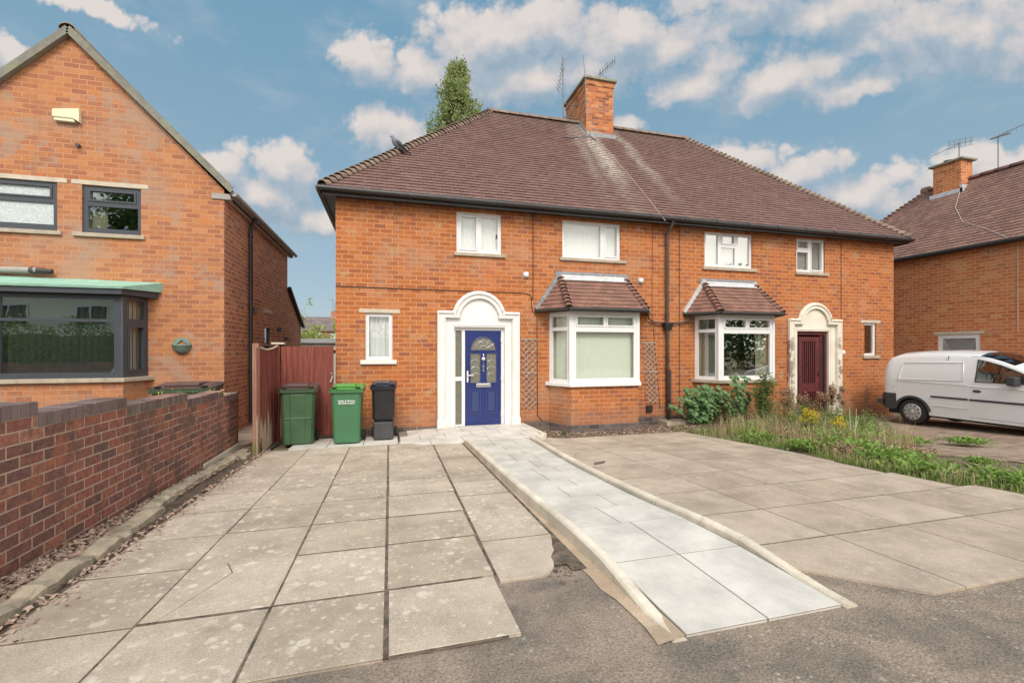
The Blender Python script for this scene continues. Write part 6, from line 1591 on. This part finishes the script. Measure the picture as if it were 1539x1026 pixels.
for _ in range(1500):
    c = random.choice([(8.0, -4.3, .25), (8.3, -5.0, .2), (9.3, -2.9, .4), (8.6, -2.9, .4), (7.6, -4.6, .15)]); x, y = c[0]+random.gauss(0, .7*c[2]), c[1]+random.gauss(0, .7*c[2])
    if x < right_edge(y): continue
    leafq(mb, Vector((x, y, gz(x, y)+random.uniform(0, .16))), random.uniform(.012, .03), asp=.6)
tag(mb.build('dead_weeds', 'seed_brown'), 'rusty brown dead weeds among the green verge', 'weeds', kind='stuff')
mb = MB(); fl_ = MB()
for _ in range(330):
    x, y = random.uniform(8.5, 12.2), random.uniform(-2.9, -.5)
    if random.random() < (x-9)/4: y = random.uniform(-2.0, -.4)
    h = random.uniform(.22, .62)*(1.15 if x < 10.4 else .8); q0 = Vector((x, y, gz(x, y)-.02)); q1 = q0+Vector((random.gauss(0, .07), random.gauss(0, .07), h)); r0 = random.random()
    mb.tube([q0, q1], [.003, .0015], 3, False, r0)
    for j in range(18):
        q = q0.lerp(q1, random.uniform(.05, 1)); aa = random.uniform(0, 6.28); L = random.uniform(.03, .09)*(1.2-.5*(q.z-q0.z)/h); d = Vector((math.cos(aa), math.sin(aa), random.uniform(0, .9)))*L; w_ = Vector((-math.sin(aa), math.cos(aa), 0))*L*.2
        mb.add([q, q+d*.5+w_, q+d-Vector((0, 0, L*.2)), q+d*.5-w_], [(0, 1, 2, 3)], None, min(1, max(0, r0+random.uniform(-.25, .25))))
tag(mb.build('wild_weeds', 'leaf_weed'), 'tangle of knee-high green weeds before the neighbour doorway and bay', 'weeds', kind='stuff')
# little plants on the left
weed('small_weed', 'tiny green seedling at the foot of the gate post near the garden wall end', (-1.18, -1.3, .04), 5, .10, .04, 'leaf_bright', .05, 8)
weed('small_weed', 'tiny green weed on the soil below the bay plinth', (4.62, -.85, -.04), 8, .08, .05, 'leaf_weed', .05, 8)
weed('creeper', 'yellowing creeper sprigs behind the garden wall beside the hidden bin', (-1.95, -2.05, .4), 26, .72, .30, 'leaf_bush', .03, 10, top='flower_yellow', topn=5, tops=.012)
# ================================================================ back gardens and far houses seen through the gap
fh = thing('far_house', (-10, 74, 0), 'distant terrace with a grey-brown roof seen through the gap between the houses', 'house')
b = MB(); b.box(-22, 72, 0, 4, 80, 5.0); b.build('wall', 'far_wall', fh)
b = MB(); b.add([(-22.3, 71.5, 4.85), (4.3, 71.5, 4.85), (4.3, 76, 7.5), (-22.3, 76, 7.5), (-22.3, 80.5, 4.85), (4.3, 80.5, 4.85)], [(0, 1, 2, 3), (3, 2, 5, 4), (0, 3, 4), (1, 5, 2)]); b.build('roof', 'far_roof', fh)
b = MB(); b.box(-8.9, 75.4, 6.8, -7.4, 76.4, 8.5); b.build('chimney', 'far_wall', fh)
for x in (-13, -10.5, -8):
    b = MB(); b.box(x-.6, 71.9, 3.3, x+.6, 71.99, 4.5); b.build('window', 'frosted', fh)
aerial('tv_aerial', 'tiny distant aerial on the far terrace chimney', [(-8.6, 75.9, 8.4), (-8.6, 75.9, 10.8)], .04, [((-9.6, 75.9, 10.7), (-8.6, 75.9, 10.6), .04)])
def bush(name, label, c, rx, ry, rz2, n, m, ls, cat='bush', tk='bark'):
    t = thing(name, (c[0], c[1], 0), label, cat); b = MB(); b.tube([(c[0], c[1], 0), (c[0], c[1], c[2])], [.08, .03], 6); b.build('stem', tk, t)
    l_ = MB(); cs = [Vector((random.gauss(0, .42), random.gauss(0, .42), random.gauss(0, .42))) for _ in range(22)]
    for _ in range(n):
        q = random.choice(cs); p = Vector((c[0]+(q.x+random.gauss(0, .16))*rx, c[1]+(q.y+random.gauss(0, .16))*ry, c[2]+(q.z+random.gauss(0, .14))*rz2)); leafq(l_, p, ls*random.uniform(.6, 1.3), asp=.8)
    l_.build('leaves', m, t); return t
bush('garden_bush', 'yellow-green bush behind the shed in the gap between the houses', (-3.7, 21, 2.35), 1.5, 1.2, .85, 3800, 'leaf_bush', .06)
bush('garden_tree', 'loose yellow-green tree top at the left edge of the gap', (-5.1, 24, 3.0), .9, .8, 1.5, 900, 'leaf_bush', .06, 'tree')
bush('garden_tree', 'slender yellow-green tree touching the house corner in the gap', (-2.6, 26, 3.2), .55, .6, 1.4, 700, 'leaf_bush', .06, 'tree')
bush('purple_tree', 'small dark purple tree top peeking over the lean-to roof', (-5.75, 26, 4.0), .8, .8, .75, 700, 'leaf_purple', .07, 'tree')
sh = thing('garden_shed', (-1.9, 12.5, 0), 'low grey shed roof just above the side gate', 'shed')
b = MB(); b.holes((-3.0, 12, -.1), (1, 0, 0), (0, -1, 0), 3.2, 2.15, [(.75, 1.68, 1.05, 1.84), (1.35, 1.68, 1.8, 1.84)], .05); b.build('wall', 'pale_board', sh)
b = MB(); b.box(-3.1, 11.85, 2.05, .3, 14.5, 2.25); b.build('roof', 'grey_shed', sh)
b = MB(); b.quad((-3.0, 12.06, 1.5), (.2, 12.06, 1.5), (.2, 12.06, 2.0), (-3.0, 12.06, 2.0)); b.build('pane', 'dark', sh)
# ================================================================ across the street (seen only as reflections in the window glass)
oh = thing('opposite_house', (-14, -26, 0), 'cream rendered house across the street, reflected in the bay windows', 'house')
b = MB(); b.box(-30, -30, 0, -3, -25, 5.6); b.box(6, -32, 0, 22, -26, 5.6); b.build('wall', 'render_cream', oh)
b = MB()
for x0, x1 in ((-30.4, -2.6), (5.6, 22.4)): b.add([(x0, -24.6, 5.5), (x1, -24.6, 5.5), (x1, -28, 8.6), (x0, -28, 8.6), (x0, -31, 5.5), (x1, -31, 5.5)], [(0, 1, 2, 3), (3, 2, 5, 4), (0, 3, 4), (1, 5, 2)])
b.build('roof', 'far_roof', oh)
for x in (-26, -21.5, -17.3, -13.2, -9, -5.5, 9, 13, 18):
    yv = -24.96 if x < 5 else -25.96
    b = MB(); b.box(x-.9, yv-.04, 3.3, x+.9, yv+.04, 4.6); w_ = b.build('window', 'upvc', oh); b = MB(); b.box(x-.8, yv+.03, 3.4, x-.05, yv+.06, 4.5); b.box(x+.05, yv+.03, 3.4, x+.8, yv+.06, 4.5); b.build('pane', 'dark', w_)
hd_ = thing('garden_hedge', (-12, -18.5, 0), 'clipped green hedge across the street, reflected in the left bay window', 'hedge')
b = MB()
b.box(-26.8, -18.9, .1, 1.3, -18.3, 2.5)
for _ in range(24000):
    x = random.uniform(-27, 1.5); yv = random.uniform(-19.2, -17.8); z = random.uniform(.4, 3.1+.35*math.sin(x*2.1)+.2*math.sin(x*5)); leafq(b, Vector((x, yv, z)), random.uniform(.05, .10), asp=.6)
b.build('leaves', 'leaf_hedge', hd_)
b = MB(); b.box(-27, -17.7, 0, 3, -17.5, 1.1); tag(b.build('low_wall', 'brick_garden'), 'low red brick wall across the street below the hedge', 'wall')
for (x, yv, zz, rr_) in ((27, -20, 4.2, 4.4), (-13, -21, 8.5, 3.0)):
    t = thing('street_tree', (x, yv, 0), 'leafy tree across the street at x', 'tree'); t['label'] = 'large leafy tree opposite the neighbour bay' if x > 0 else 'tall leafy tree behind the hedge across the street'
    b = MB(); b.tube([(x, yv, 0), (x, yv, zz)], [.3, .12], 8); b.build('trunk', 'bark', t); b = MB()
    for _ in range(5200):
        v = Vector((random.gauss(0, 1), random.gauss(0, 1), random.gauss(0, 1))).normalized()*rr_*random.uniform(.4, 1); leafq(b, Vector((x, yv, zz))+v, random.uniform(.10, .2), asp=.7)
    b.build('crown', 'leaf_hedge', t)
# simple parked car across the street (reflection)
cr = thing('parked_car', (-8, -13.2, .3), 'pale blue-grey hatchback parked across the street, reflected in the left bay window', 'car')
pf = [(-10.1, .55), (-10.05, .95), (-9.5, 1.12), (-8.9, 1.55), (-8.3, 1.68), (-7.2, 1.66), (-6.6, 1.5), (-6.2, 1.1), (-6.05, .9), (-6.05, .5)]
b = MB(); b.prism(pf, -14.0, -12.35, 'xz'); b.build('body', 'red_car', cr, bevel=.12)
b = MB(); b.prism([(-9.3, 1.12), (-8.85, 1.5), (-8.3, 1.60), (-7.2, 1.58), (-6.7, 1.45), (-6.4, 1.12)], -14.02, -12.33, 'xz'); b.build('window', 'dark', cr)
for x in (-9.3, -6.9):
    for yv in (-13.95, -12.4):
        b = MB(); b.lathe([(0, -.1), (.2, -.1), (.31, -.08), (.31, .08), (.2, .1), (0, .1)], (x, yv, .62), 'y', 20); b.build('wheel', 'rubber', cr)
# flower arrangement standing inside the neighbour bay window
fa = thing('flower_arrangement', (9.45, -.28, 1.05), 'flowers in a pale pot behind the glass of the neighbour bay window', 'flowers')
b = MB(); b.lathe([(.0, 1.0), (.07, 1.0), (.10, 1.14), (.085, 1.15)], (9.45, -.28, .02), n=14); b.build('pot', 'white_stone', fa)
b = MB()
for _ in range(420): leafq(b, Vector((9.45+random.gauss(0, .17), -.28+random.gauss(0, .07), 1.28+random.gauss(0, .08))), .03, asp=.5)
b.build('leaves', 'leaf_weed', fa)
b = MB()
for _ in range(160): leafq(b, Vector((9.48+random.gauss(0, .17), -.30+random.gauss(0, .07), 1.36+random.gauss(0, .06))), .02, asp=.9)
b.build('flower_head', 'flower_pink', fa)
